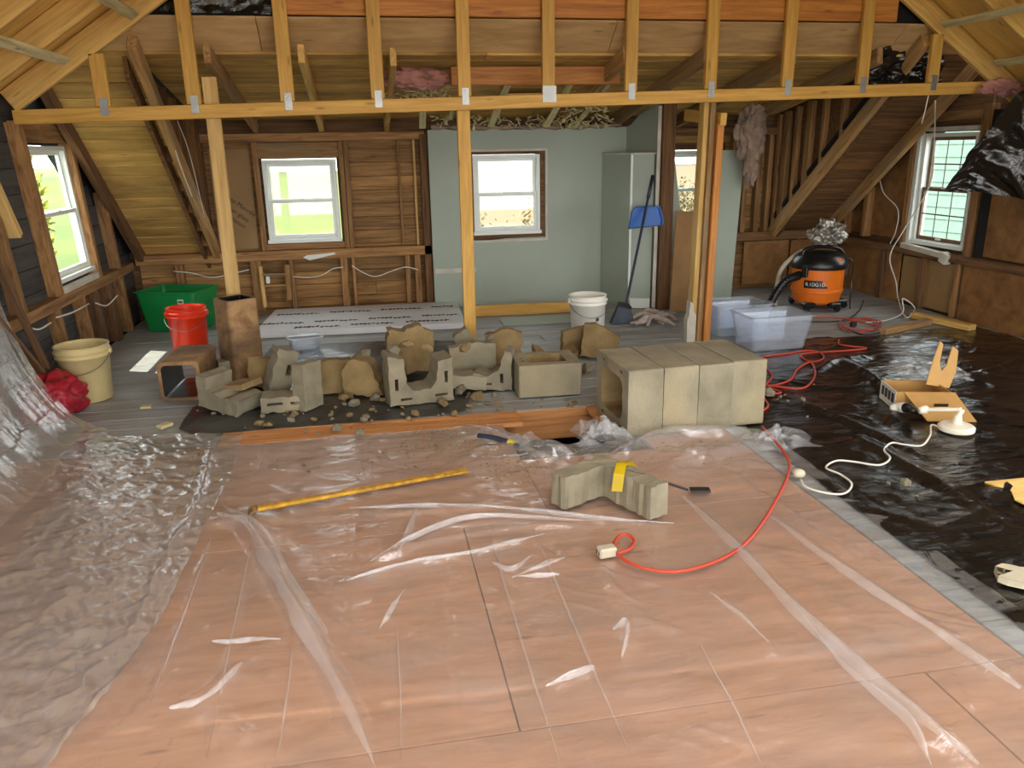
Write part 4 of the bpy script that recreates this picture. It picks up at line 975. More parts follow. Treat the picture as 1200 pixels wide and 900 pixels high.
piece('broad smooth block slab behind the fluted slab', 386, 465, [J([(-0.13, 0), (0.15, 0), (0.15, 0.22), (-0.12, 0.215)], 0.004)], 0.08, yaw=0.05, mat='block_inside')
piece('tilted block wall leaning to one side with broken cells', 323, 468, [J([(-0.07, 0), (0.06, 0), (0.07, 0.29), (-0.06, 0.30)], 0.006)] + slots([(0.03, 0.17, 0.03, 0.07)]), 0.15, yaw=0.35, ty=0.30, mat='concrete_pale')
piece('slotted block base lying flat under the tilted wall', 334, 484, [J(R_(0.26, 0.09), 0.006)] + slots([(-0.05, 0.05, 0.09, 0.016), (0.07, 0.05, 0.06, 0.016)]), 0.16, yaw=0.0, mat='concrete_block')
piece('plain slab standing behind the tilted wall', 307, 459, [J(R_(0.17, 0.20), 0.006)], 0.07, yaw=-0.35, tx=-0.2, mat='block_inside')
piece('low slab beside the foot of the upright flue liner', 278, 448, [J([(-0.12, 0), (0.12, 0), (0.12, 0.15), (-0.12, 0.14)], 0.004)], 0.13, yaw=0.25, mat='concrete_block')
piece('broken block corner lying on its side in front of the flue liners', 272, 484, [J([(-0.17, 0), (0.13, 0), (0.16, 0.10), (0.02, 0.085), (-0.10, 0.12), (-0.10, 0.19), (-0.17, 0.20)], 0.008)], 0.22, yaw=-0.62, ty=0.08, mat='concrete_pale')
piece('small slab lying across the broken corner piece', 285, 478, [J(R_(0.18, 0.035), 0.004)], 0.17, yaw=-0.6, tx=0.0, ty=-0.18, dz=0.09, mat='block_inside')
piece('U-shaped block half lying open behind the whole upright block', 652, 432, [J(Ush(0.30, 0.13, 0.12, 0.05, 0.05), 0.006)], 0.26, yaw=-0.1, mat='block_inside')
piece('square block slab standing in front of the white bucket', 675, 420, [J([(-0.10, 0), (0.12, 0), (0.13, 0.22), (-0.10, 0.19)], 0.005)], 0.06, yaw=0.1, z=0.0, mat='block_inside')
piece('broad block slab tilted beside the row of blocks', 703, 424, [J([(-0.13, 0), (0.13, 0), (0.14, 0.17), (-0.05, 0.25), (-0.13, 0.24)], 0.005)], 0.07, yaw=-0.25, ty=0.12, mat='block_inside')
piece('crumbled lump sitting beside the pine post in front of drywall', 545, 436, [J([(-0.08, 0), (0.08, 0), (0.06, 0.24), (0.02, 0.29), (-0.06, 0.25)], 0.012)], 0.10, mat='concrete_pale')
# flat scraps of board behind the rubble
o = timber('board_scrap', G(345, 434, 0.06), G(404, 431, 0.06), 0.12, 0.09, 'stud_old'); tag(o, 'short brown timber offcut behind the fluted slab', 'timber')
for k, (x, y) in enumerate(((352, 424), (392, 424))):
    pass
# flue liners
def liner(label, w, h, L):
    bm = prism([rsq(w, w, 0.035, 4), rsq(w-0.045, w-0.045, 0.025, 4)], L)
    bmesh.ops.subdivide_edges(bm, edges=[e for e in bm.edges if abs(e.verts[0].co.y-e.verts[1].co.y) > L*0.5], cuts=6)
    for v in bm.verts: v.co += Vector((rm.uniform(-.0015, .0015), 0, rm.uniform(-.0015, .0015)))
    o = mesh_obj('flue_liner', bm, 'flue_clay'); lim = (w-0.04)/2
    set_inner(o, lambda c, n: max(abs(c.x), abs(c.z)) < lim and abs(n.y) < 0.5, 'soot')
    return tag(o, label, 'flue liner', 'square clay flue liners')
o = liner('square brown clay flue liner standing upright under the pale post', 0.225, 0.225, 0.56)
o.matrix_world = Matrix.Translation((BX(281, 400, 5.52).x, 5.52, 0.572)) @ Matrix.Rotation(0.62, 4, 'Z') @ Matrix.Rotation(-PI/2, 4, 'X')
o = liner('square brown clay flue liner lying down with its black sooty end open', 0.255, 0.255, 0.46)
fr_ = Vector((-1.215, 5.08, 0)); d_ = Vector((0.03, 0.55, 0)).normalized()
o.matrix_world = Matrix.Translation((fr_.x, fr_.y, 0.13)) @ Matrix.Rotation(math.atan2(-d_.x, d_.y), 4, 'Z')
# crumbs
def rock_mesh(seed, s=1.0):
    r = random.Random(seed); bm = bmesh.new(); bmesh.ops.create_icosphere(bm, subdivisions=1, radius=1.0)
    for v in bm.verts: v.co = Vector((v.co.x*r.uniform(.7, 1.2), v.co.y*r.uniform(.6, 1.1), v.co.z*r.uniform(.4, .8)))
    me = bpy.data.meshes.new('fragment'); bm.to_mesh(me); bm.free(); return me
RM = []
for k in range(10):
    me = rock_mesh(k); me.materials.append(MATS['concrete_pale' if k % 2 else 'block_inside']); RM.append(me)
def crumbs(n, pts, label, group, smin, smax, z=0.012, rnd=random.Random(5), nm='concrete_fragment'):
    for i in range(n):
        a, b = rnd.choice(pts); x, y = a+rnd.gauss(0, 1)*18, b+rnd.gauss(0, 1)*7
        p = G(x, y); s = smin+(smax-smin)*rnd.random()**2.2
        if 0.66 < p.x < 1.4 and 3.62 < p.y < 4.38: continue
        o = bpy.data.objects.new(nm, rnd.choice(RM)); COL.objects.link(o)
        o.location = (p.x, p.y, z+s*0.35); o.scale = (s, s, s); o.rotation_euler = (rnd.uniform(-.4, .4), rnd.uniform(-.4, .4), rnd.uniform(0, 6))
        tag(o, label, 'concrete fragment', group)
crumbs(60, [(255, 490), (310, 492), (370, 492), (420, 488), (450, 485), (490, 482), (540, 480), (345, 488), (400, 478)], 'small concrete crumb on the dusty black sheet before the broken blocks', 'crumbs on the dusty black sheet', 0.008, 0.036)
crumbs(34, [(560, 472), (590, 478), (545, 478), (640, 476), (600, 470), (665, 476)], 'small concrete crumb beside the whole upright block', 'crumbs by the floor opening', 0.007, 0.03, 0.006)
crumbs(40, [(420, 512), (500, 525), (470, 540), (330, 545), (360, 560), (540, 540), (520, 515), (240, 550)], 'small crumb scattered on the clear plastic around the yellow pry bar', 'crumbs on the clear plastic', 0.005, 0.016, 0.02)
crumbs(12, [(905, 470), (950, 490), (1010, 500), (930, 465), (1060, 575)], 'pale rubble crumb lying on the shiny black sheet', 'crumbs on the shiny black sheet', 0.008, 0.024, 0.016)
for x, y, s, lb in ((395, 508, 0.035, 'pale flat stone at the edge of the raw plank'), (422, 513, 0.03, 'rounded tan stone on the edge of the clear plastic'), (900, 467, 0.045, 'brown stone by the right end of the block row'), (1060, 573, 0.03, 'white torn scrap lump on the shiny black sheet')):
    o = bpy.data.objects.new('stone', RM[3]); COL.objects.link(o); p = G(x, y); o.location = (p.x, p.y, 0.02+s*0.4); o.scale = (s*1.3, s, s); o.rotation_euler = (0.2, 0, 1); tag(o, lb, 'stone')

for k, (x, y, z_, s_) in enumerate(((478, 408, 0.33, 0.05), (462, 415, 0.31, 0.045), (502, 412, 0.30, 0.04), (575, 400, 0.28, 0.04), (545, 412, 0.27, 0.05), (427, 420, 0.23, 0.05), (405, 470, 0.012, 0.05), (440, 470, 0.012, 0.05), (560, 470, 0.012, 0.055), (540, 462, 0.012, 0.05), (520, 476, 0.012, 0.04), (415, 478, 0.012, 0.045), (300, 470, 0.012, 0.05), (630, 440, 0.012, 0.06), (600, 452, 0.012, 0.05), (690, 436, 0.012, 0.06), (660, 428, 0.012, 0.05), (345, 470, 0.012, 0.05))):
    o = bpy.data.objects.new('rubble_chunk', RM[(k*3) % 10]); COL.objects.link(o); p = G(x, y, z_); o.location = (p.x, p.y+0.02, z_+s_*0.5); o.scale = (s_*1.2, s_, s_); o.rotation_euler = (rm.uniform(-.6, .6), rm.uniform(-.6, .6), rm.uniform(0, 6))
    tag(o, ('crumbled chunk on the rough piece behind the large U-shaped block', 'crumbled chunk on one arm of the large U-shaped block', 'crumbled chunk over the slotted arm of the large U-shaped block', 'crumbled chunk on the tall slab behind the slotted L-shaped piece', 'crumbled chunk on the wide flat block wall', 'crumbled chunk on top of the wedge-shaped piece')[k] if z_ > 0.1 else 'fist sized concrete chunk wedged among the broken blocks', 'concrete chunk', 'chunks on top of broken blocks' if z_ > 0.1 else 'chunks among broken blocks')
# ================================================================== buckets, bins, tools
plain('bucket_cream', 'd8c48c', 0.5, var=0.10, scale=4); plain('bucket_white', 'e9e6da', 0.4, var=0.03); plain('bucket_red', 'f4380e', 0.35, var=0.05)
plain('green_plastic', '1c8a45', 0.35, var=0.08); plain('paper', 'e4e2da', 0.7, var=0.05); plain('wire', '9a9a98', 0.4, 0.9)
plain('orange_plastic', 'e8761e', 0.35, var=0.05); plain('black_plastic', '151516', 0.32, var=0.1); plain('beige_plastic', 'c9bfa6', 0.5)
plain('blue_plastic', '1f63b8', 0.35, var=0.06); plain('navy_handle', '2b3646', 0.4); plain('bristle', '56606c', 0.8, var=0.2)
plain('cloth', 'c9b9ae', 0.95, var=0.2, scale=20, bump=0.5); plain('foam_white', 'dfe1e4', 0.6, var=0.03); plain('cardboard', 'b98d4e', 0.8, var=0.1); plain('card_brown', '9a7448', 0.85, var=0.12)
plain('cord_red', 'c2442e', 0.5, var=0.1); plain('cord_white', 'e3ddd0', 0.5, var=0.05); plain('cord_black', '1a1a1a', 0.5); plain('lamp_white', 'ece4cf', 0.4, var=0.03)
plain('yellow_paint', 'd9a126', 0.5, var=0.35, scale=25, bump=0.3); plain('yellow_bright', 'f0d21c', 0.4); plain('steel_grey', '7b7d7c', 0.45, 0.7); plain('red_fabric', 'a3182a', 0.5, var=0.15, bump=0.5, bscale=15)
plain('glove', 'd3c7aa', 0.9, var=0.15, bump=0.3); plain('ribbon_yellow', 'e8a33c', 0.5, var=0.15)
plain('foil', 'b9b2a4', 0.4, 0.6, var=0.4, scale=14, bump=0.6, bscale=12); plain('pink_wool', 'c98d80', 0.95, var=0.25, scale=12, bump=1.0, bscale=25); plain('tan_wool', 'a88f7c', 0.95, var=0.3, scale=10, bump=1.0, bscale=25)
clear_plastic('clear_tub', 0.15, 0.2, tint=(0.90, 0.94, 1.0), bscale=3.0, bst=0.1)
clear_plastic('clear_tub_box', 0.14, 0.2, tint=(0.92, 0.96, 1.0), bscale=3.0, bst=0.1)

def bucket(label, x, y, mat, r=0.148, h=0.37, group='five gallon buckets'):
    t = thing('bucket', label, 'bucket', (x, y, 0.0), group=group)
    rb_ = r*0.87
    prof = [(0, 0.004), (rb_*0.96, 0.004), (rb_, 0.012), (r*0.97, h-0.075), (r*1.03, h-0.073), (r*1.03, h-0.060), (r*0.985, h-0.058), (r*0.99, h-0.045), (r*1.04, h-0.043), (r*1.04, h-0.03), (r*0.99, h-0.028), (r, h-0.008), (r*1.03, h-0.004), (r*1.02, h), (r*0.97, h), (r*0.95, h-0.02), (rb_*0.96, 0.02), (0, 0.015)]
    mesh_obj('body', lathe(prof, 40), mat, t, True)
    pts = [(-r*1.04, 0, h-0.05)] + [(-r*1.06*math.cos(a), -0.03-r*0.95*math.sin(a), h-0.06-0.10*math.sin(a)) for a in np.linspace(0.2, PI-0.2, 7)] + [(r*1.04, 0, h-0.05)]
    mesh_obj('handle', tube(pts, 0.0025, 6), 'wire', t)
    for s in (-1, 1): mesh_obj('handle_lug', box_bm(0.02, 0.03, 0.03, (s*r*1.035, 0, h-0.05), 0.004), mat, t)
    return t
p = G(99, 474); bk1 = bucket('empty cream coloured bucket beside the plastic curtain', p.x, p.y+0.12, 'bucket_cream', 0.158, 0.365)
p = G(221, 416); bucket('bright red bucket behind the lying flue liner', p.x+0.0, p.y+0.12, 'bucket_red', 0.15, 0.36)
p = G(693, 403); b3 = bucket('white bucket with a splotch of dark paint in front of the drywall', p.x, p.y+0.12, 'bucket_white', 0.148, 0.38)
bm = bmesh.new()
for k in range(7):
    a = -PI/2 + rm.uniform(-.25, .35); zc = 0.15+rm.uniform(-.05, .06); rad = 0.141
    bmesh.ops.create_icosphere(bm, subdivisions=1, radius=rm.uniform(.008, .02), matrix=Matrix.Translation((rad*math.cos(a), rad*math.sin(a), zc)) @ Matrix.Rotation(a, 4, 'Z') @ Matrix.Diagonal((0.15, 1, 1, 1)))
mesh_obj('paint_splotch', bm, 'board_dark', b3)

def tub(name, label, cat, w, d, h, taper, mat, loc, rz, lip=0.018, group=None, wall=0.006):
    t = thing(name, label, cat, loc, rz, group)
    def rg(W, D, z, bm, r=0.03):
        return [bm.verts.new((x, y, z)) for x, y in rsq(W, D, r, 3)]
    bm = bmesh.new(); tw, td = w-taper*2, d-taper*2
    seq = [(tw, td, 0.006), (w, d, h-0.03), (w, d, h-0.006), (w+lip*2, d+lip*2, h-0.004), (w+lip*2, d+lip*2, h+0.004), (w-wall*2, d-wall*2, h+0.004), (w-wall*2, d-wall*2, h-0.03), (tw-wall*2, td-wall*2, 0.014)]
    R = [rg(a, b, z, bm) for a, b, z in seq]; n = len(R[0])
    for A, B in zip(R[:-1], R[1:]):
        for i in range(n): bm.faces.new((A[i], A[(i+1) % n], B[(i+1) % n], B[i]))
    bm.faces.new(R[0]); bm.faces.new(R[-1]); bmesh.ops.recalc_face_normals(bm, faces=bm.faces)
    mesh_obj('body', bm, mat, t)
    return t
# green bin
gN = G(200, 394); 
gt = tub('storage_bin', 'dark green plastic storage bin with a paper sticker in the corner', 'bin', 0.55, 0.42, 0.36, 0.04, 'green_plastic', (-1.68, 7.40, 0), -0.33)
st = mesh_obj('sticker', box_bm(0.055, 0.002, 0.085, (0.14, -0.206, 0.26), 0), 'paper', gt)
for z_, mt, hh in ((0.282, 'leaf_green', 0.02), (0.253, 'black', 0.012)):
    mesh_obj('sticker_print', box_bm(0.043, 0.002, hh, (0.14, -0.2075, z_)), mt, st)
# clear bins
tub('clear_storage_tub', 'clear plastic storage tub standing in front beside the post', 'bin', 0.50, 0.36, 0.265, 0.035, 'clear_tub', (3.02, 5.45, 0.01), 0.03, group='clear storage tubs')
tub('clear_storage_tub', 'clear plastic storage tub tucked behind the front tub', 'bin', 0.50, 0.36, 0.265, 0.035, 'clear_tub', (2.98, 5.98, 0.0), 0.05, group='clear storage tubs')
ci = G(357, 415); tub('clear_box', 'small empty clear plastic box lying by the foam board', 'box', 0.24, 0.16, 0.10, 0.015, 'clear_tub_box', (ci.x, ci.y+0.12, 0.012), 0.25)

# foam insulation board with printed marks
fm = thing('foam_board', 'white foam insulation board with rows of black print lying by the back wall', 'insulation board', (0, 0, 0))
bm = bmesh.new(); cs = [(-0.98, 6.78), (0.82, 6.72), (0.86, 7.76), (-0.90, 7.80)]
lo = [bm.verts.new((x, y, 0.004)) for x, y in cs]; hi = [bm.verts.new((x, y, 0.055)) for x, y in cs]
bm.faces.new(lo[::-1]); bm.faces.new(hi)
for i in range(4): bm.faces.new((lo[i], lo[(i+1) % 4], hi[(i+1) % 4], hi[i]))
mesh_obj('board', bm, 'foam_white', fm)
def scribble(x, y, L, h, seed):
    r = random.Random(seed); pts = []
    n = int(L/0.018)
    for k in range(n+1): pts.append((x+L*k/n, y+(h if k % 2 else -h)*r.uniform(.3, 1)-0.02*k/n*4*h, 0.0558))
    bm = bmesh.new(); pv = None
    for k, q in enumerate(pts):
        a_, b_ = bm.verts.new((q[0]-0.012, q[1]+0.010, q[2])), bm.verts.new((q[0]+0.012, q[1]-0.010, q[2]))
        if pv: bm.faces.new((pv[0], pv[1], b_, a_))
        pv = (a_, b_)
    mesh_obj('printed_mark', bm, 'ink', fm)
for row, (y_, off) in enumerate(((7.52, 0.0), (7.12, -0.12), (6.9, 0.2))):
    for k in range(4):
        x_ = -0.85 + off + k*0.48
        if x_ > 0.72: continue
        scribble(x_, y_, min(0.2, 0.8-x_), 0.036, row*10+k)
        if x_+0.24 < 0.72: scribble(x_+0.22, y_-0.02, min(0.16, 0.8-x_-0.22), 0.032, row*10+k+50)

# shop vacuum
vp = G(969, 366); vx, vy = vp.x+0.02, vp.y+0.24
vc = thing('shop_vacuum', 'orange drum shop vacuum with a black lid under the right roof slope', 'vacuum', (vx, vy, 0.0), 0.0); vc.scale = (1.12, 1.12, 1.1)
prof = [(0, 0.05), (0.155, 0.05), (0.185, 0.07), (0.205, 0.15), (0.212, 0.155), (0.212, 0.175), (0.205, 0.18), (0.210, 0.34), (0.216, 0.345), (0.216, 0.36), (0, 0.36)]
drum = mesh_obj('drum', lathe(prof, 44), 'orange_plastic', vc, False)
prof = [(0.222, 0.352), (0.228, 0.37), (0.224, 0.40), (0.20, 0.45), (0.15, 0.485), (0.0, 0.50)]
lid = mesh_obj('lid', lathe(prof, 40), 'black_plastic', vc, True)
mesh_obj('carry_handle', tube([(-0.17, -0.02, 0.44), (-0.15, -0.02, 0.51), (0, -0.02, 0.53), (0.17, -0.02, 0.50), (0.23, -0.02, 0.40)], 0.016, 8), 'black_plastic', lid, True)
for a_ in (-0.6, -2.6):
    q = mesh_obj('latch', box_bm(0.05, 0.03, 0.09, (0, 0, 0), 0.006), 'black_plastic', vc); q.matrix_local = Matrix.Translation((0.222*math.cos(a_), 0.222*math.sin(a_), 0.335)) @ Matrix.Rotation(a_+PI/2, 4, 'Z')
for a_ in (-0.35, -1.3, -2.4, 0.7, 2.0):
    ft = mesh_obj('caster_foot', box_bm(0.10, 0.08, 0.045, (0.20*math.cos(a_), 0.20*math.sin(a_), 0.055), 0.012), 'black_plastic', vc)
    w_ = lathe([(0, -0.012), (0.024, -0.012), (0.026, 0), (0.024, 0.012), (0, 0.012)], 16); bmesh.ops.transform(w_, matrix=Matrix.Translation((0.235*math.cos(a_), 0.235*math.sin(a_), 0.027)) @ Matrix.Rotation(PI/2, 4, 'X'), verts=w_.verts)
    mesh_obj('wheel', w_, 'black_plastic', ft)
ba = -PI/2-0.78
def drum_patch(a0, a1, z0, z1, r, mat, nm, skew=0.0):
    bm = bmesh.new(); pv = None
    for k in range(9):
        a_ = a0+(a1-a0)*k/8; zz1 = z1 - (skew*(k/8) if k > 6 else 0)
        A, B = bm.verts.new((r*math.cos(a_), r*math.sin(a_), z0)), bm.verts.new((r*math.cos(a_), r*math.sin(a_), zz1))
        if pv: bm.faces.new((pv[0], A, B, pv[1]))
        pv = (A, B)
    return mesh_obj(nm, bm, mat, vc)
bd_ = drum_patch(-PI/2-1.05, -PI/2-0.15, 0.20, 0.265, 0.2125, 'black_plastic', 'badge', 0.05)
for k, ch in enumerate('RIDGID'):
    a_ = -PI/2-0.93+k*0.125; r_ = 0.2145
    text_mesh('lettering', ch, 0.042, 'paper', bd_, Matrix.Translation((r_*math.cos(a_), r_*math.sin(a_), 0.232)) @ Matrix.Rotation(a_+PI/2, 4, 'Z') @ Matrix.Rotation(PI/2, 4, 'X'))
em = mesh_obj('emblem', box_bm(0.075, 0.012, 0.05, (0.05, -0.195, 0.425), 0.01), 'orange_plastic', lid)
em.rotation_euler = (0.0, 0, 0)
mesh_obj('hose', tube([(-0.20, -0.05, 0.30), (-0.27, -0.09, 0.29), (-0.36, -0.12, 0.27), (-0.43, -0.12, 0.18), (-0.50, -0.12, 0.07), (-0.62, -0.10, 0.05)], lambda s: 0.034+0.004*math.sin(s*150), 12, n=14), 'black_plastic', vc, True)
mesh_obj('power_cord', tube([(0.20, -0.02, 0.42), (0.27, -0.06, 0.40), (0.29, -0.05, 0.2), (0.26, -0.1, 0.06), (0.20, -0.2, 0.02)], 0.006, 6), 'black_plastic', vc)
# beige hoop behind it
hp = mesh_obj('hose_hoop', tube([(vx-0.36, vy+0.10, 0.02), (vx-0.36, vy+0.10, 0.20), (vx-0.32, vy+0.11, 0.36), (vx-0.20, vy+0.12, 0.48), (vx-0.02, vy+0.22, 0.52), (vx+0.14, vy+0.28, 0.44), (vx+0.2, vy+0.3, 0.2), (vx+0.2, vy+0.3, 0.02)], 0.02, 10), 'beige_plastic', None, True); tag(hp, 'beige hose arching up behind the orange shop vacuum', 'hose')
def blob(name, label, cat, loc, sx, sy, sz, mat, seed, amp=0.35, sub=4, freq=2.0, flat=True, parent=None):
    bm = bmesh.new(); bmesh.ops.create_icosphere(bm, subdivisions=sub, radius=1.0)
    for v in bm.verts:
        d = noise.fractal(v.co*freq+Vector((seed, seed*2, 0)), 1.0, 2.0, 4)
        c = v.co*(1+amp*d); v.co = Vector((c.x*sx, c.y*sy, c.z*sz))
    if flat:
        zmn = -0.55*sz
        for v in bm.verts: v.co.z = max(v.co.z, zmn)
    o = mesh_obj(name, bm, mat, parent, True); o.location = loc
    if label: tag(o, label, cat)
    return o
blob('foil_bag', 'crumpled silver foil bag on top of the orange shop vacuum', 'bag', (vx+0.02, vy-0.06, 0.69), 0.15, 0.12, 0.14, 'foil', 3.3, 0.38, 5, 2.4)

# broom and dustpan
bp = G(734, 381)
br = thing('broom', 'navy handled angle broom leaning on the grey chase box', 'broom', (bp.x, bp.y+0.08, 0))
topb = BX(765, 206, 7.05); tl = Vector((topb.x-bp.x, topb.y-bp.y-0.08, topb.z)); hb0 = Vector((0.02, 0.0, 0.17))
mesh_obj('handle', tube([hb0, hb0.lerp(tl, 0.5), tl], 0.0125, 10), 'navy_handle', br, True)
mesh_obj('grip', tube([hb0.lerp(tl, 0.82), tl], 0.016, 10), 'navy_handle', br, True)
bm = prism([[(-0.055, 0.16), (0.06, 0.125), (0.065, 0.15), (0.03, 0.185), (-0.03, 0.195), (-0.055, 0.185)]], 0.05); q = mesh_obj('head_block', bm, 'black_plastic', br); q.location = (0, -0.025, 0)
bm = bmesh.new()
for i in range(16):
    for j in range(5):
        fx = i/15; x0 = -0.05+0.105*fx; x1 = -0.115+0.20*fx; z0 = 0.165-0.035*fx; z1 = 0.004+0.0*fx; yy = -0.02+0.01*j
        a_, b_ = Vector((x0, yy, z0)), Vector((x1, yy*1.8, z1+0.01*((i*7+j*3) % 3)/3))
        for w_ in (0.005,):
            vs = [bm.verts.new(a_+Vector((-w_, 0, 0))), bm.verts.new(a_+Vector((w_, 0, 0))), bm.verts.new(b_+Vector((w_*1.6, 0, 0))), bm.verts.new(b_+Vector((-w_*1.6, 0, 0)))]
            bm.faces.new(vs)
mesh_obj('bristles', bm, 'bristle', br)['kind'] = 'stuff'
dpc = BX(757, 254, 6.98)
dpn = thing('dustpan', 'blue plastic dustpan clipped onto the broom handle', 'dustpan', (dpc.x, 6.98, dpc.z))
bm = prism([[(-0.165, -0.105), (0.16, -0.085), (0.165, -0.02), (0.13, 0.095), (-0.09, 0.095), (-0.14, 0.05)]], 0.012); mesh_obj('pan', bm, 'blue_plastic', dpn)
bm = prism([[(-0.165, -0.105), (0.16, -0.085), (0.16, -0.075), (-0.163, -0.093)]], 0.03); q = mesh_obj('lip', bm, 'navy_handle', dpn); q.location = (0, -0.012, 0)
for pts in ([(-0.155, -0.09), (-0.13, 0.05), (-0.085, 0.085)], [(0.155, -0.075), (0.155, -0.02), (0.12, 0.085)], [(-0.085, 0.085), (0.12, 0.085)]):
    mesh_obj('rim', tube([(x, -0.012, z) for x, z in pts], 0.009, 6), 'blue_plastic', dpn)
# rag on the floor
rg = bmesh.new()
for k in range(7):
    c = G(rm.uniform(752, 778), rm.uniform(374, 384)); tube([(c.x-0.12+rm.uniform(-.03, .03), c.y, 0.02), (c.x-0.03, c.y+rm.uniform(-.08, .12), 0.045+rm.uniform(0, .03)), (c.x+0.07, c.y+rm.uniform(-.05, .1), 0.05), (c.x+0.12, c.y-0.05, 0.018)], lambda s: 0.022*(0.5+math.sin(s*PI)*0.7), 7, rg)
tag(mesh_obj('rag', rg, 'cloth', None, True), 'crumpled pinkish rag on the floor beside the broom', 'rag')
# loose two-by-four at the foot of the drywall, grey board in front of it
o = timber('loose_board', (BX(552, 363, 7.22).x, 7.24, 0.05), (BX(676, 360, 7.2).x, 7.20, 0.05), 0.045, 0.10, 'truss_pine'); tag(o, 'pine board laid on edge along the foot of the grey drywall', 'timber')
g1_ = G(640, 377); o = mesh_obj('floor_sheet', box_bm(0.85, 0.33, 0.012, (0, 0, 0.008), 0.002), 'foam_white'); o.location = (g1_.x+0.02, g1_.y+0.05, 0); o.data.materials[0] = MATS['drywall_grey']; tag(o, 'thin blue grey sheet lying flat before the pine board', 'board')
# boards leaning behind the built-up post
def lean(name, label, cat, a, b, w, t, mat, up=(0, 1, 0)):
    return tag(timber(name, a, b, w, t, mat, up=up), label, cat)
X0 = lambda px, py, y: BX(px, py, y)
q0, q1 = X0(790, 365, 6.95), X0(788, 250, 7.2); lean('cardboard_sheet', 'tall bent brown cardboard sheet leaning by the partition stud', 'cardboard', (q0.x+0.02, 6.90, 0.01), (q1.x+0.05, 7.02, 0.93), 0.012, 0.17, 'card_brown', up=(1, 0, 0.2))
q1 = X0(796, 140, 7.3); lean('drywall_strip', 'long grey green drywall strip leaning behind the cardboard', 'drywall', (X0(803, 335, 7.0).x, 7.0, 0.02), (q1.x-0.06, 7.5, 1.66), 0.014, 0.13, 'drywall_grey', up=(1, 0, 0.1))
q1 = X0(792, 160, 7.2); lean('drywall_strip', 'narrow pale edged strip leaning between cardboard and stud', 'drywall', (X0(791, 250, 7.05).x, 7.1, 0.012), (q1.x-0.02, 7.3, 1.60), 0.03, 0.03, 'drywall_edge', up=(1, 0, 0.1))
q0, q1 = X0(838, 345, 7.35), X0(862, 345, 7.35); qz = X0(850, 176, 7.35).z
o = mesh_obj('drywall_sheet_offcut', prism([[(q0.x-0.16, 0.008), (q1.x-0.05, 0.008), (q1.x, qz), (q0.x-0.16, qz)]], 0.014), 'drywall_grey'); o.location = (0, 7.35, 0); o.rotation_euler = (0, 0, 0); tag(o, 'tall grey drywall offcut standing behind the built-up post', 'drywall')
o = mesh_obj('wall_insulation', prism([[(3.45, 0.66), (3.8, 0.66), (3.8, 0.9), (3.45, 0.9)]], 0.02), 'kraft'); bpy.data.objects.remove(o)
# insulation
def DP(px, py, off):
    """where the line of sight meets the dormer ceiling, off metres below it"""
    d = ray(px, py); k = 0.174
    t = (1.80 + k*YB - off - EYE.z - k*EYE.y)/(d.z + k*d.y)
    return EYE + d*t
def wool(label, corners_px, y, mat, seed, depth=0.10):
    (x0, y0), (x1, y1) = corners_px; a_, b_ = BX(x0, y0, y), BX(x1, y1, y)
    c = (a_+b_)/2
    return blob('insulation_batt', label, 'insulation', (c.x, y, c.z), abs(b_.x-a_.x)/2, depth/2, abs(a_.z-b_.z)/2, mat, seed, 0.55, 5, 2.2, False)
wool('pink fibreglass insulation bulging over the drywall wall', ((448, 80), (532, 103)), 6.28, 'pink_wool', 1.7, 0.12)
wool('torn tan insulation batt hanging beside the dormer cheek', ((866, 128), (892, 190)), 7.15, 'tan_wool', 4.1, 0.12)
wool('ragged lower strand of torn insulation near the drywall offcut', ((874, 165), (886, 214)), 7.12, 'tan_wool', 8.1, 0.06)
wool('small tuft of pink insulation at the right foot of the truss', ((1152, 92), (1196, 112)), 5.60, 'pink_wool', 9.4, 0.06)
# header and broken lath above the drywall
o = timber('header_beam', (BX(528, 78, 6.2).x, 6.2, 2.03), (BX(726, 76, 6.2).x, 6.2, 2.035), 0.06, 0.13, 'beam_orange'); tag(o, 'dark orange header beam across the dormer ceiling', 'beam')
lt = random.Random(9)
def strip(label, a, b, y0, y1, w, mat):
    p0, p1 = BX(*a, y0), BX(*b, y1); return tag(timber('lath_strip', p0, p1, w, 0.014, mat), label, 'lath', 'broken lath above the drywall')
strip('pale wide lath board slanting up from the drywall near the pine post', (575, 148), (598, 92), 7.4, 6.6, 0.06, 'lath')
strip('pale lath board slanting beside the yellow plywood patch', (640, 148), (668, 98), 7.4, 6.6, 0.06, 'lath')
strip('long pale lath board slanting at the end of the header beam', (672, 150), (722, 88), 7.5, 6.5, 0.05, 'lath')
strip('upright pale lath board beside the dark wall post', (495, 150), (496, 98), 7.6, 6.7, 0.06, 'lath')
strip('short pale upright lath behind the truss chord', (528, 140), (532, 118), 7.5, 7.0, 0.04, 'lath')
strip('long horizontal pale lath under the header beam', (450, 104), (700, 96), 6.8, 6.8, 0.02, 'lath')
o = timber('plywood_patch', DP(590, 112, 0.02), DP(645, 111, 0.02), 0.30, 0.014, 'plywood_yellow'); tag(o, 'yellow green plywood patch above the drywall', 'plywood')
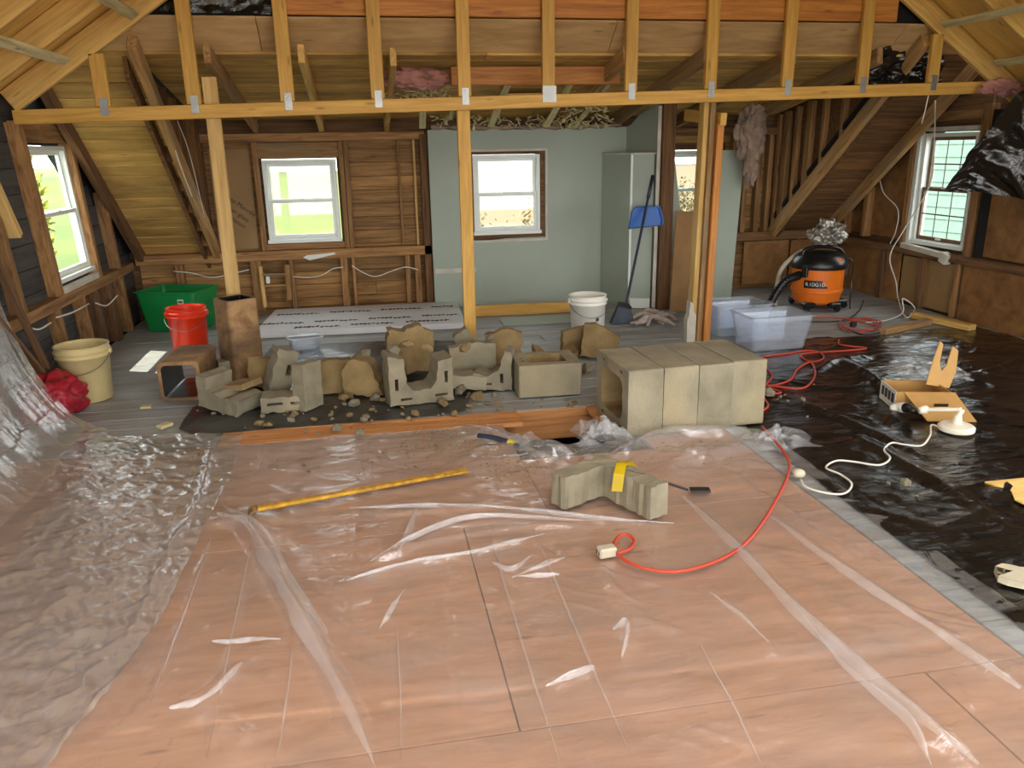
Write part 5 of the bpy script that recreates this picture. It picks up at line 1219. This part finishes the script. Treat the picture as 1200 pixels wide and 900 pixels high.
def debris(label, region, y, n, seed):
    r = random.Random(seed); bm = bmesh.new()
    for k in range(n):
        px_, py_ = r.uniform(region[0], region[2]), r.uniform(region[1], region[3]); c = BX(px_, py_, y+r.uniform(-.25, .12))
        L = r.uniform(.04, .14); d_ = Vector((r.uniform(-1, 1), r.uniform(-.6, .6), r.uniform(-.6, .6))).normalized()*L
        bx_ = box_bm(L*r.uniform(.3, .8), r.uniform(.006, .03), 0.006); mt_ = frame_mat(c-d_/2, c+d_/2); bmesh.ops.transform(bx_, matrix=mt_, verts=bx_.verts); tmp_ = bpy.data.meshes.new('t'); bx_.to_mesh(tmp_); bx_.free(); bm.from_mesh(tmp_); bpy.data.meshes.remove(tmp_)
    o = mesh_obj('lath_debris', bm, 'lath'); return tag(o, label, 'debris', kind='stuff')
debris('tangle of broken lath and plaster keys left of the pine post', (452, 100, 528, 125), 6.7, 120, 1)
debris('tangle of straw and lath beside the header beam end', (660, 95, 712, 148), 7.1, 110, 2)
debris('rubble of plaster and straw along the top of the drywall', (505, 136, 720, 149), 7.6, 150, 3)
o = mesh_obj('plaster_crust', tube([BX(505, 149, YG-0.02), BX(560, 150, YG-0.03), BX(620, 149, YG-0.02), BX(680, 149, YG-0.03), BX(728, 146, YG-0.02)], lambda s: 0.018+0.010*math.sin(s*53), 6), 'tan_wool'); tag(o, 'ragged torn plaster edge along the top of the drywall', 'plaster')
# ================================================================== small things on the floor, cords, lamp
# yellow pry bar
a_, b_ = G(296, 597, 0.045), G(548, 551, 0.035)
pb_ = thing('pry_bar', 'long yellow painted pry bar with worn bent end on the clear plastic', 'pry bar', (0, 0, 0))
timber('shaft', a_, b_.lerp(a_, 0.12), 0.035, 0.016, 'yellow_paint', pb_)
mesh_obj('blade', prism([[(-0.07, 0), (0.07, 0), (0.06, 0.010), (-0.06, 0.010)]], 0.045), 'yellow_paint', pb_).matrix_local = frame_mat(b_.lerp(a_, 0.13), b_) @ Matrix.Translation((0, -0.0225, -0.004))
mesh_obj('claw', prism([[(0.0, 0.0), (-0.016, -0.008), (-0.022, -0.05), (-0.012, -0.05), (-0.004, -0.012), (0.02, -0.006), (0.02, 0.006)]], 0.05), 'flue_clay', pb_).matrix_local = frame_mat(a_, b_) @ Matrix.Translation((-(a_-b_).length/2, -0.025, 0.004))
# hand tool near the opening
c = G(592, 517, 0.05)
hm = thing('hammer', 'hammer with dark handle and yellow collar beside the floor opening', 'hammer', (c.x, c.y, 0.05), -0.75)
mesh_obj('handle', tube([(-0.17, 0, 0.0), (-0.08, 0, 0.006), (0.02, 0, 0.0)], 0.014, 8), 'navy_handle', hm, True)
mesh_obj('collar', tube([(0.02, 0, 0), (0.05, 0, 0), (0.075, 0, 0)], 0.016, 8), 'yellow_bright', hm, True)
mesh_obj('head', box_bm(0.05, 0.10, 0.035, (0.10, 0, 0.0), 0.008), 'steel_grey', hm)
# black rod tool with flat blade behind the L-shaped block, yellow strap over it
r0, r1 = G(742, 553, 0.16), G(806, 574, 0.03)
rd = thing('scraper_bar', 'thin black bar with a flat blade end leaning behind the L-shaped block', 'scraper', (0, 0, 0))
mesh_obj('shaft', tube([r0, r0.lerp(r1, 0.5), r1], 0.006, 8), 'cord_black', rd)
q = mesh_obj('blade', box_bm(0.09, 0.05, 0.008, (0.03, 0, 0), 0.002), 'black_plastic', rd); q.matrix_local = frame_mat(r1, G(824, 574, 0.03)) @ Matrix.Translation((-0.01, 0, 0))
tp = Vector((1.02, 2.99, 0.182))
bm = bmesh.new(); pv = None
for x_, y_, z_ in ((-0.05, -0.075, -0.07), (-0.035, -0.055, 0.0), (-0.01, -0.01, 0.028), (0.02, 0.02, 0.025), (0.05, 0.02, -0.003)):
    A, B = bm.verts.new(tp+Vector((x_-0.02, y_+0.008, z_))), bm.verts.new(tp+Vector((x_+0.022, y_-0.008, z_)))
    if pv: bm.faces.new((pv[0], pv[1], B, A))
    pv = (A, B)
bmesh.ops.solidify(bm, geom=bm.faces[:], thickness=0.006)
tag(mesh_obj('yellow_strap', bm, 'yellow_bright'), 'bright yellow strap folded over the L-shaped block', 'strap')
# crumbs of dirt near the opening
bm = bmesh.new(); rd_ = random.Random(4)
for k in range(700):
    px_, py_ = rd_.choice(((560, 530, 45, 14), (520, 520, 30, 12), (680, 540, 40, 10), (480, 545, 40, 10), (600, 560, 25, 8), (780, 530, 40, 8)))[0:2], None
    sp = rd_.choice(((560, 535, 40, 14), (520, 520, 30, 10), (680, 540, 40, 9), (480, 545, 50, 12), (600, 560, 25, 9), (790, 535, 40, 8), (640, 525, 30, 5)))
    p = G(rd_.gauss(sp[0], sp[2]), rd_.gauss(sp[1], sp[3]), 0.0)
    if 0.66 < p.x < 1.4 and 3.62 < p.y < 4.4: continue
    s_ = 0.0025+0.006*rd_.random()**3
    hz = 0.026+0.03*math.exp(-((p.x-0.75)/0.45)**2-((p.y-3.65)/0.3)**2)
    bmesh.ops.create_icosphere(bm, subdivisions=1, radius=s_, matrix=Matrix.Translation((p.x, p.y, hz)) @ Matrix.Diagonal((1.4, 1, 0.6, 1)))
tag(mesh_obj('dirt', bm, 'block_inside'), 'fine dirt and mortar crumbs strewn on the clear plastic', 'dirt', kind='stuff')
# cords
def cord(name, label, pts, r, mat, z=0.02, seg=6):
    P = [(G(x, y, z) if len(q) == 0 else G(x, y, q[0])) for x, y, *q in pts]
    t_ = thing(name, label, 'cord', (0, 0, 0)); mesh_obj('cable', tube(P, r, seg), mat, t_, True); return t_, P
c1, P = cord('extension_cord', 'red extension cord looping across the clear plastic to a socket end', [(893, 500, 0.05), (915, 525, 0.06), (925, 548, 0.05), (910, 585, 0.035), (880, 630, 0.03), (845, 655, 0.03), (800, 669, 0.03), (765, 668, 0.03), (735, 658, 0.03), (721, 645, 0.03), (722, 632, 0.03), (733, 626, 0.035), (743, 633, 0.03), (738, 643, 0.03), (724, 648, 0.04)], 0.007, 'cord_red')
q = mesh_obj('socket_end', box_bm(0.07, 0.045, 0.04, (0, 0, 0), 0.006), 'beige_plastic', c1); p = G(711, 646, 0.035); q.location = p; q.rotation_euler = (0, 0, 0.1)
for y_ in (-0.011, 0.011): mesh_obj('slot', box_bm(0.004, 0.006, 0.014, (-0.035, y_, 0)), 'black', q)
c2, P = cord('extension_cord', 'tangled red extension cord between the clear tub and the block row', [(893, 428), (905, 440), (898, 452), (925, 446), (935, 432), (950, 425), (955, 440), (940, 455), (900, 452), (915, 460), (895, 463), (900, 475), (893, 482)], 0.007, 'cord_red')
c3, P = cord('extension_cord', 'red cord running from the tub towards the coil', [(893, 418), (925, 414), (945, 411), (960, 413), (965, 420), (950, 424), (940, 415), (990, 411), (1015, 408), (985, 404), (983, 398)], 0.007, 'cord_red')
coil = [(1008+22*math.cos(t_*2.1)+3*math.sin(t_*5), 381+7*math.sin(t_*2.1)+2*math.cos(t_*3.3)) for t_ in np.linspace(0, 9, 26)]
c4, P = cord('extension_cord', 'red extension cord coiled on the grey floor near the vacuum', [(955, 372), (985, 373)] + coil, 0.006, 'cord_red')
q = mesh_obj('plug', box_bm(0.05, 0.04, 0.05, (0, 0, 0), 0.008), 'cord_black', c4); q.location = G(1000, 380, 0.045)
c5, P = cord('extension_cord', 'black cord snaking past the wood scrap', [(940, 377), (985, 376), (1005, 366), (1012, 352)], 0.006, 'cord_black')
c6, P = cord('extension_cord', 'black cord crossing in front of the red coil', [(990, 384), (1010, 392), (1035, 389), (1050, 382)], 0.007, 'cord_black')
# hanging white cables
def hang(name, label, P, r=0.006, mat='cord_white'):
    return tag(mesh_obj(name, tube(P, r, 6), mat, None, True), label, 'cable')
xw = XR-0.09
hang('cable', 'white cable drooping from the truss past the right window to a loop on the floor', [BX(1096, 118, 5.78), LX(1095, 160, 4.9), LX(1090, 215, 4.93), LX(1062, 265, 4.95), LX(1043, 300, 4.95), LX(1050, 330, 4.95), LX(1053, 352, 4.93), G(1062, 372, 0.03), G(1072, 361, 0.07), G(1058, 350, 0.16), G(1058, 366, 0.05), G(1040, 375, 0.02), G(1015, 378, 0.02)])
hang('cable', 'thin white cable curving down the brown wall panel beside the window', [LX(1064, 170, 5.06), LX(1048, 176, 5.06), LX(1032, 200, 5.06), LX(1035, 225, 5.06), LX(1052, 245, 5.06), LX(1050, 270, 5.06), LX(1042, 288, 5.06)], 0.005)
hang('cable', 'thin white cable dropping from the right end of the truss chord', [BX(1088, 112, 5.6), BX(1084, 130, 5.62), BX(1080, 145, 5.63)], 0.004)
yb_ = YB-0.10
hang('cable', 'white cable sagging along the back wall under the window sill', [BX(x, y, yb_) for x, y in ((343, 324), (362, 325), (378, 322), (390, 315), (402, 313))], 0.005)
hang('cable', 'white cable sagging between studs left of the drywall', [BX(x, y, yb_) for x, y in ((412, 311), (425, 319), (440, 324), (458, 318), (475, 313), (490, 316))], 0.005)
hang('cable', 'white cable strung behind the green bin', [BX(x, y, yb_) for x, y in ((203, 318), (225, 320), (248, 325), (275, 320), (292, 316))], 0.005)
for k, pts in enumerate(([(30, 382), (45, 386), (60, 378)], [(66, 372), (85, 366), (104, 356)], [(112, 355), (125, 358), (138, 346)])):
    hang('cable', ('white cable end near the window stud on the dark wall', 'white cable running under the sill beam of the dark wall', 'white cable looping beside the stud on the dark wall')[k], [LX(x, y, XL+0.05) for x, y in pts], 0.006)
hang('cable', 'white cable down the first cheek stud', [LX(195, 142, XC0+0.04), LX(210, 190, XC0+0.05), LX(225, 230, XC0+0.05)], 0.004)
hang('cable', 'white cable down the second cheek stud', [LX(208, 142, XC0+0.06), LX(222, 180, XC0+0.06), LX(240, 255, XC0+0.06)], 0.004)
# ladder of thin strips with outlet under the window
lb_ = thing('strip_frame', 'small ladder of thin wooden strips with an outlet under the window sill', 'frame', (0, 0, 0))
yy = YB-0.14
def LP(a, b, w, m_): timber('strip', BX(*a, yy), BX(*b, yy), 0.02, w, m_, lb_, up=(0, 0, 1) if abs(a[1]-b[1]) < 8 else (1, 0, 0))
LP((305, 312), (311, 360), 0.035, 'post_pine'); LP((336, 310), (339, 352), 0.05, 'stud_old'); LP((306, 322), (336, 321), 0.025, 'rafter_old'); LP((308, 335), (336, 334), 0.022, 'rafter_old')
q = mesh_obj('outlet', box_bm(0.035, 0.03, 0.07, (0, 0, 0), 0.006), 'vinyl_white', lb_); q.location = BX(314, 328, yy-0.015)
# torn white paper at the back sill
o = mesh_obj('paper_scrap', prism([[(-0.16, 0.0), (-0.12, 0.02), (0.14, 0.035), (0.15, 0.02), (0.03, -0.005), (-0.10, -0.03)]], 0.004), 'paper'); c = BX(375, 301, YB-0.12); o.location = c; tag(o, 'torn white paper scrap stuck on the sill beam', 'paper')
# desk lamp lying on the black sheet
lb = G(1129, 513)
lp = thing('desk_lamp', 'cream desk lamp with its arm folded down on the black sheet', 'lamp', (lb.x, lb.y+0.06, 0.022))
mesh_obj('base', lathe([(0, 0), (0.085, 0), (0.09, 0.006), (0.09, 0.022), (0.078, 0.032), (0.025, 0.040), (0.018, 0.085), (0, 0.088)], 36), 'lamp_white', lp, False)
mesh_obj('base_joint', tube([(0, 0, 0.08), (0.012, 0, 0.10), (0.02, 0, 0.115)], 0.014, 10), 'lamp_white', lp, True)
e1 = G(1083, 480, 0.10)-lp.location; e2 = G(1072, 479, 0.09)-lp.location; e3 = G(1052, 477, 0.06)-lp.location
s0 = Vector((0.015, 0, 0.115))
mesh_obj('arm', tube([s0, s0.lerp(e1, 0.5), e1], 0.012, 10), 'lamp_white', lp, True)
mesh_obj('elbow_joint', tube([e1+Vector((0.02, 0, 0.0)), e1, e1+Vector((-0.03, 0.0, -0.004))], lambda s: 0.018+0.006*math.sin(s*PI), 12), 'lamp_white', lp, True)
mesh_obj('socket', tube([e1+Vector((-0.05, 0.02, -0.01)), e1.lerp(e3, 0.5), e1.lerp(e3, 0.72)], lambda s: 0.016+0.014*s, 12), 'black_plastic', lp, True)
mesh_obj('bulb', tube([e1.lerp(e3, 0.70), e1.lerp(e3, 0.95), e3+Vector((-0.04, 0.01, -0.005))], lambda s: 0.030*(1-0.6*s**3), 14), 'bucket_white', lp, True)
c7, P = cord('lamp_cord', 'white lamp cord winding over the black sheet to its plug', [(1108, 504), (1092, 498), (1090, 510), (1080, 522), (1060, 521), (1045, 519), (1036, 527), (1043, 537), (1030, 545), (1000, 541), (980, 540), (968, 548), (985, 556), (998, 567), (990, 578), (970, 578), (945, 571), (938, 562)], 0.005, 'cord_white', 0.03)
q = mesh_obj('plug', blob('plug', None, None, (0, 0, 0), 0.035, 0.028, 0.025, 'beige_plastic', 2.0, 0.1, 2).data.copy(), None) if False else blob('plug', None, None, G(936, 555, 0.04), 0.032, 0.026, 0.024, 'beige_plastic', 2.0, 0.08, 2, 2.0, True, c7)
for d_ in (-0.008, 0.008): mesh_obj('prong', box_bm(0.02, 0.003, 0.007, (-0.035, d_, 0)), 'wire', q)
# opened cardboard box with bag
bc = G(1074, 484)
cbx = thing('cardboard_box', 'opened brown lamp carton with raised flaps and printed side', 'box', (bc.x+0.05, bc.y+0.10, 0.015), -0.28)
W_, D_, H_ = 0.30, 0.24, 0.11
mesh_obj('bottom', box_bm(W_, D_, 0.006, (0, 0, 0.006)), 'cardboard', cbx)
for nm, sx_, sy_, cx_, cy_ in (('side', W_, 0.006, 0, D_/2), ('side', W_, 0.006, 0, -D_/2), ('side', 0.006, D_, W_/2, 0)):
    mesh_obj(nm, box_bm(sx_, sy_, H_, (cx_, cy_, H_/2+0.006)), 'cardboard', cbx)
ps = mesh_obj('printed_side', box_bm(0.006, D_, H_, (-W_/2, 0, H_/2+0.006)), 'paper', cbx)
for k in range(4): mesh_obj('printed_picture', box_bm(0.002, 0.036, 0.055, (-W_/2-0.004, -0.082+0.052*k, H_*0.62)), ('board_dark', 'stud_dark', 'black', 'board_dark')[k], ps)
fl = mesh_obj('flap', prism([[(-0.13, 0), (0.15, 0), (0.20, -0.22), (-0.06, -0.22)]], 0.005), 'cardboard', cbx)
fl.matrix_local = Matrix.Translation((0.02, -D_/2, H_+0.006)) @ Matrix.Rotation(math.radians(-60), 4, 'X')
mesh_obj('finger_hole', box_bm(0.075, 0.028, 0.004, (0.04, -0.006, -0.11), 0.0), 'black', fl).rotation_euler = (0, 0, 0)
f2 = mesh_obj('flap', prism([[(-0.09, 0), (0.10, 0), (0.14, 0.10), (0.135, 0.23), (0.085, 0.25), (0.055, 0.13), (0.02, 0.09), (-0.005, 0.14), (0.005, 0.25), (-0.025, 0.265), (-0.06, 0.14)]], 0.005), 'cardboard', cbx)
f2.matrix_local = Matrix.Translation((W_/2-0.02, 0.02, H_)) @ Matrix.Rotation(0.5, 4, 'Z') @ Matrix.Rotation(math.radians(-12), 4, 'X') @ Matrix.Rotation(0.25, 4, 'Y')
c = G(1035, 448); crumple('plastic_bag', 'clear plastic bag crumpled over the opened carton', 'bag', (c.x+0.10, c.y-0.20, 0.125), (0.42, 0.28), 'clear_bag', 201, 0.07)
# cardboard sheet at the right edge, torn foam piece
o = mesh_obj('cardboard_sheet', prism([[(0, 0), (0.7, 0.04), (0.7, 0.40), (0.28, 0.30), (0.10, 0.28), (0.06, 0.22)]], 0.005), 'cardboard'); c = G(1153, 571)
o.data.transform(Matrix.Rotation(PI/2, 4, 'X')); o.location = (c.x, c.y, 0.02); o.rotation_euler = (PI, 0, -0.15); o.data.materials[0] = MATS['plywood_yellow']; tag(o, 'flat tan cardboard piece on the black sheet with a notched corner', 'cardboard')
o.rotation_euler = (0, 0, 0)
for v in o.data.vertices: v.co.y, v.co.z = (-abs(v.co.z) if abs(v.co.z) > abs(v.co.y) else -abs(v.co.y)), 0.0 if v.index % 1 else (0.004 if v.co.y < -1 else 0.0)
me_ = bpy.data.meshes.new('cardboard_sheet'); bm = bmesh.new()
out_ = [G(1153, 571), G(1300, 556), G(1330, 650), G(1215, 605), G(1188, 592), G(1184, 582)]
lo = [bm.verts.new((q.x, q.y, 0.022)) for q in out_]; hi = [bm.verts.new((q.x, q.y, 0.028)) for q in out_]
bm.faces.new(lo); bm.faces.new(hi)
for i in range(6): bm.faces.new((lo[i], lo[(i+1) % 6], hi[(i+1) % 6], hi[i]))
bmesh.ops.recalc_face_normals(bm, faces=bm.faces); bm.to_mesh(me_); bm.free(); me_.materials.append(MATS['plywood_yellow']); o.data = me_; o.location = (0, 0, 0)
gl_ = [G(1164, 676), G(1172, 673), G(1175, 680), G(1180, 674), G(1185, 682), G(1192, 677), G(1196, 684), G(1225, 680), G(1228, 703), G(1180, 692), G(1168, 688)]
bm = bmesh.new(); lo = [bm.verts.new((q.x, q.y, 0.02)) for q in gl_]; hi = [bm.verts.new((q.x, q.y, 0.045)) for q in gl_]
bmesh.ops.contextual_create(bm, geom=lo); bmesh.ops.contextual_create(bm, geom=hi)
for i in range(len(gl_)): bm.faces.new((lo[i], lo[(i+1) % len(gl_)], hi[(i+1) % len(gl_)], hi[i]))
bmesh.ops.recalc_face_normals(bm, faces=bm.faces); bmesh.ops.bevel(bm, geom=bm.edges[:], offset=0.003, segments=1, affect='EDGES')
tag(mesh_obj('torn_foam', bm, 'glove'), 'tan torn piece with ragged fingers on the black sheet', 'scrap')
# wood scraps by the right wall
w0, w1, w2 = G(1034, 389, 0.03), G(1088, 377, 0.03), G(1140, 384, 0.03)
tag(timber('wood_scrap', w0, w1, 0.07, 0.05, 'rafter_old'), 'short timber scrap ending at the black cord', 'timber')
tag(timber('wood_scrap', G(1070, 369, 0.035), w2, 0.09, 0.05, 'rafter_new'), 'longer broken timber scrap along the right wall', 'timber')
o = timber('wood_chip', G(165, 477, 0.012), G(178, 476, 0.012), 0.05, 0.014, 'lath'); tag(o, 'small tan wood chip on the grey planks', 'wood chip')
o = timber('wood_chip', G(186, 501, 0.02), G(200, 496, 0.02), 0.05, 0.02, 'lath'); tag(o, 'pale wood chip at the far edge of the crinkled plastic', 'wood chip')
# bag and poles by the left wall
bp_ = G(84, 478)
bg = blob('red_bag', 'dark red shiny bag slumped behind the plastic curtain', 'bag', (bp_.x-0.05, bp_.y-0.14, 0.13), 0.17, 0.22, 0.16, 'red_fabric', 5.0, 0.28, 5, 2.2)
bg.location.z = 0.095
bo = blob('yellow_bag', 'ochre yellow bundle under the plastic curtain near the wall', 'bag', (-1.82, 3.05, 0.10), 0.20, 0.25, 0.16, 'ribbon_yellow', 6.0, 0.15, 4, 1.2)
bo.location.z = 0.095
lean('leaning_pole', 'slim grey pole leaning on the dark wall beside the curtain', 'pole', LX(55, 432, XL+0.14), LX(-25, 265, XL+0.05), 0.03, 0.04, 'stud_dark', up=(1, 0, 0))
lean('leaning_pole', 'second slim pole leaning lower behind the curtain', 'pole', LX(62, 452, XL+0.16), LX(-40, 330, XL+0.06), 0.03, 0.04, 'stud_dark', up=(1, 0, 0))
